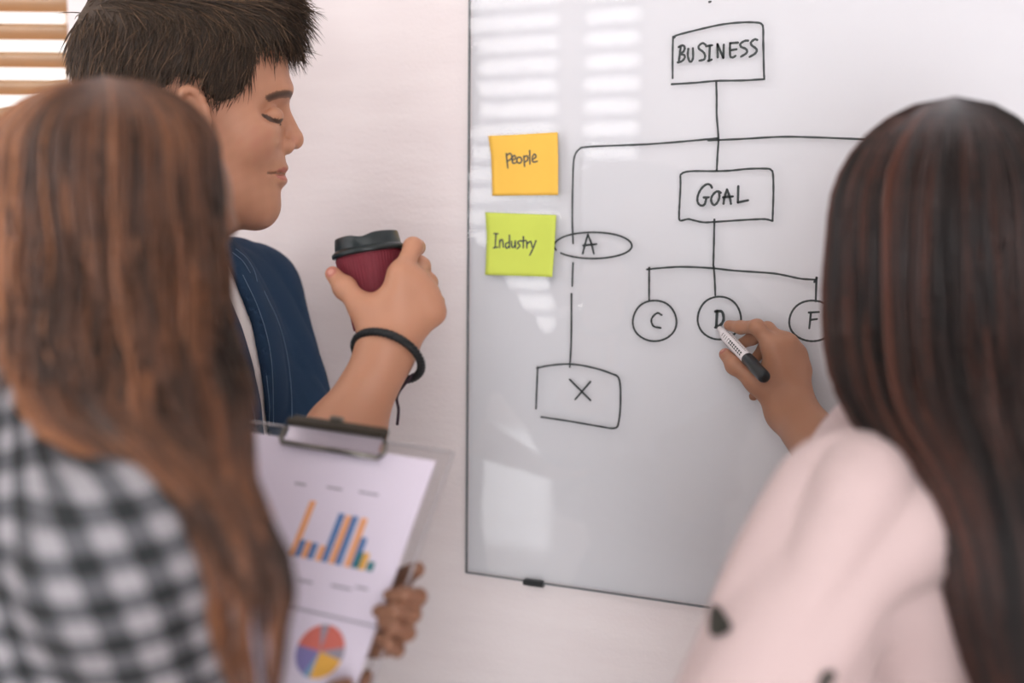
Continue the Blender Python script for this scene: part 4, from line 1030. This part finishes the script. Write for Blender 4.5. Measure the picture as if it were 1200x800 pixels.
thw = [ob(912, 465, .046), ob(885, 446, .052), ob(862, 426, .046), ob(853.5, 410, .034)]
pp = lambda p, m: push_off(p, mt0, md, lambda t: .0073 if t > .018 else .0045, m)
fgw = [[pp(a, .009), pp(b_, .0084), pp(c, .0068)] for a, b_, c in fgw]; thw = thw[:2]+[pp(thw[2], .0105), pp(thw[3], .0082)]
hand(hw_, ww_r, mcw, fgw, thw, .92)
forearm(hw_, ww_r, we_r, IR*.75+IU*.65, .88)
hx_ = Solid(); xd = (ww_l-we_l).normalized(); xw = xd.cross(UP).normalized()
hand(hx_, ww_l, [ww_l+xd*.075+xw*(.03-.02*i) for i in range(4)], [[ww_l+xd*.108+xw*(.03-.02*i)-UP*.008, ww_l+xd*.125+xw*(.03-.02*i)-UP*.025, ww_l+xd*.128+xw*(.03-.02*i)-UP*.042] for i in range(4)], [ww_l+xd*.02+xw*.02, ww_l+xd*.045+xw*.04, ww_l+xd*.07+xw*.05, ww_l+xd*.09+xw*.05], .9)
skin_body(wri, [(core, .012), (hd, .0045), (hw_, .0016), (hx_, .004)], FWr, M_skin2, [(ob(847, 411, .037), .004, .95)])
sh = Solid(); torso(sh, ws, wf, wl_, .150, .014, 1); sh.cap(ws+UP*.06-wf*.01, ws, .054, .08, .03)
sh.cap(D(994, 590, .85), we_l, .050, .056, .03); sh.cap(we_l, we_l.lerp(ww_l, .75), .055, .045, .03); sh.cap(ws_r, we_r, .058, .050, .03); sh.cap(we_r, we_r.lerp(ww_r, .30), .048, .040, .02)
sh.rbox(Vector((ws.x, ws.y, .30)), (.6, .6, .47), .001, None, .004, 's')
cloth('blouse', sh, .0045, M_pink, wri, .022, tuple(N(we_l-ws_l)), .055, 41, it=2, warp=.45)
# two dark patches printed on the sleeve and the front, laid on the cloth
M_patch = mat('dark_olive_print', (52, 52, 46), .8, .1, 200)
bl_ = [o for o in wri.children if o.name.startswith('blouse')][0]
def cloth_patch(outline, name='printed_patch'):
    dg = bl_.data; co = np.empty(len(dg.vertices)*3, np.float32); dg.vertices.foreach_get('co', co); co = co.reshape(-1, 3)
    nr = np.empty(len(dg.vertices)*3, np.float32); dg.vertices.foreach_get('normal', nr); nr = nr.reshape(-1, 3)
    c = (co-N(CAM))@np.array(cam_rot.transposed()).T; d = -c[:, 2]; X = 600+c[:, 0]/d*FPX; Y = 400-c[:, 1]/d*FPX
    o = np.array(outline, float); vs_, fs = [], []
    ctr = o.mean(0); rings = []
    for k in (1.0, .66, .33): rings.append([ctr+(p-ctr)*k for p in o])
    pts = [p for rg in rings for p in rg]+[ctr]
    for p in pts:
        near = np.argsort((X-p[0])**2+(Y-p[1])**2)[:60]; near = near[d[near] < d[near].min()+.03][:6]
        dd = d[near].mean(); n_ = Vector(nr[near].mean(0)).normalized(); vs_.append(W(p[0], p[1], dd)+n_*.0025)
    m = len(o)
    for k in range(2):
        for i in range(m): fs.append((k*m+i, k*m+(i+1) % m, (k+1)*m+(i+1) % m, (k+1)*m+i))
    for i in range(m): fs.append((2*m+i, 2*m+(i+1) % m, 3*m))
    return mesh_obj(name, vs_, fs, M_patch, wri)
cloth_patch([(838, 708), (846, 712), (853, 722), (860, 733), (858, 741), (848, 747), (837, 748), (833, 738), (834, 722)])
cloth_patch([(964, 786), (974, 783), (978, 790), (972, 798), (963, 812), (957, 808), (958, 796)])
tz = Solid(); tz.ell(Vector((ws.x, ws.y, .82)), (.108, .140, .15), (wf, wl_, UP), .03); legs(tz, hipR, wf, wl_, .01); cloth('trousers', tz, .010, M_skirt, wri, .003, (0, 0, 1), .06, 7)
for g in (-1, 1): shoe(wri, Vector((ws.x, ws.y, 0))+wl_*.095*g-wf*.01, wf, wl_, M_shoe, .24)
profR = [(262, 982, 1246, 1.0, 0.11), (300, 979, 1250, 1.0, 0.11), (350, 978, 1254, 1.0, 0.11), (400, 980, 1256, 0.99, 0.108), (440, 986, 1257, 0.965, 0.102), (480, 1000, 1258, 0.935, 0.096), (520, 1028, 1259, 0.895, 0.085), (560, 1060, 1260, 0.865, 0.075), (600, 1082, 1262, 0.85, 0.068), (650, 1100, 1264, 0.84, 0.064), (700, 1110, 1266, 0.835, 0.062), (760, 1124, 1268, 0.835, 0.06), (820, 1146, 1270, 0.835, 0.056), (920, 1180, 1270, 0.835, 0.05)]
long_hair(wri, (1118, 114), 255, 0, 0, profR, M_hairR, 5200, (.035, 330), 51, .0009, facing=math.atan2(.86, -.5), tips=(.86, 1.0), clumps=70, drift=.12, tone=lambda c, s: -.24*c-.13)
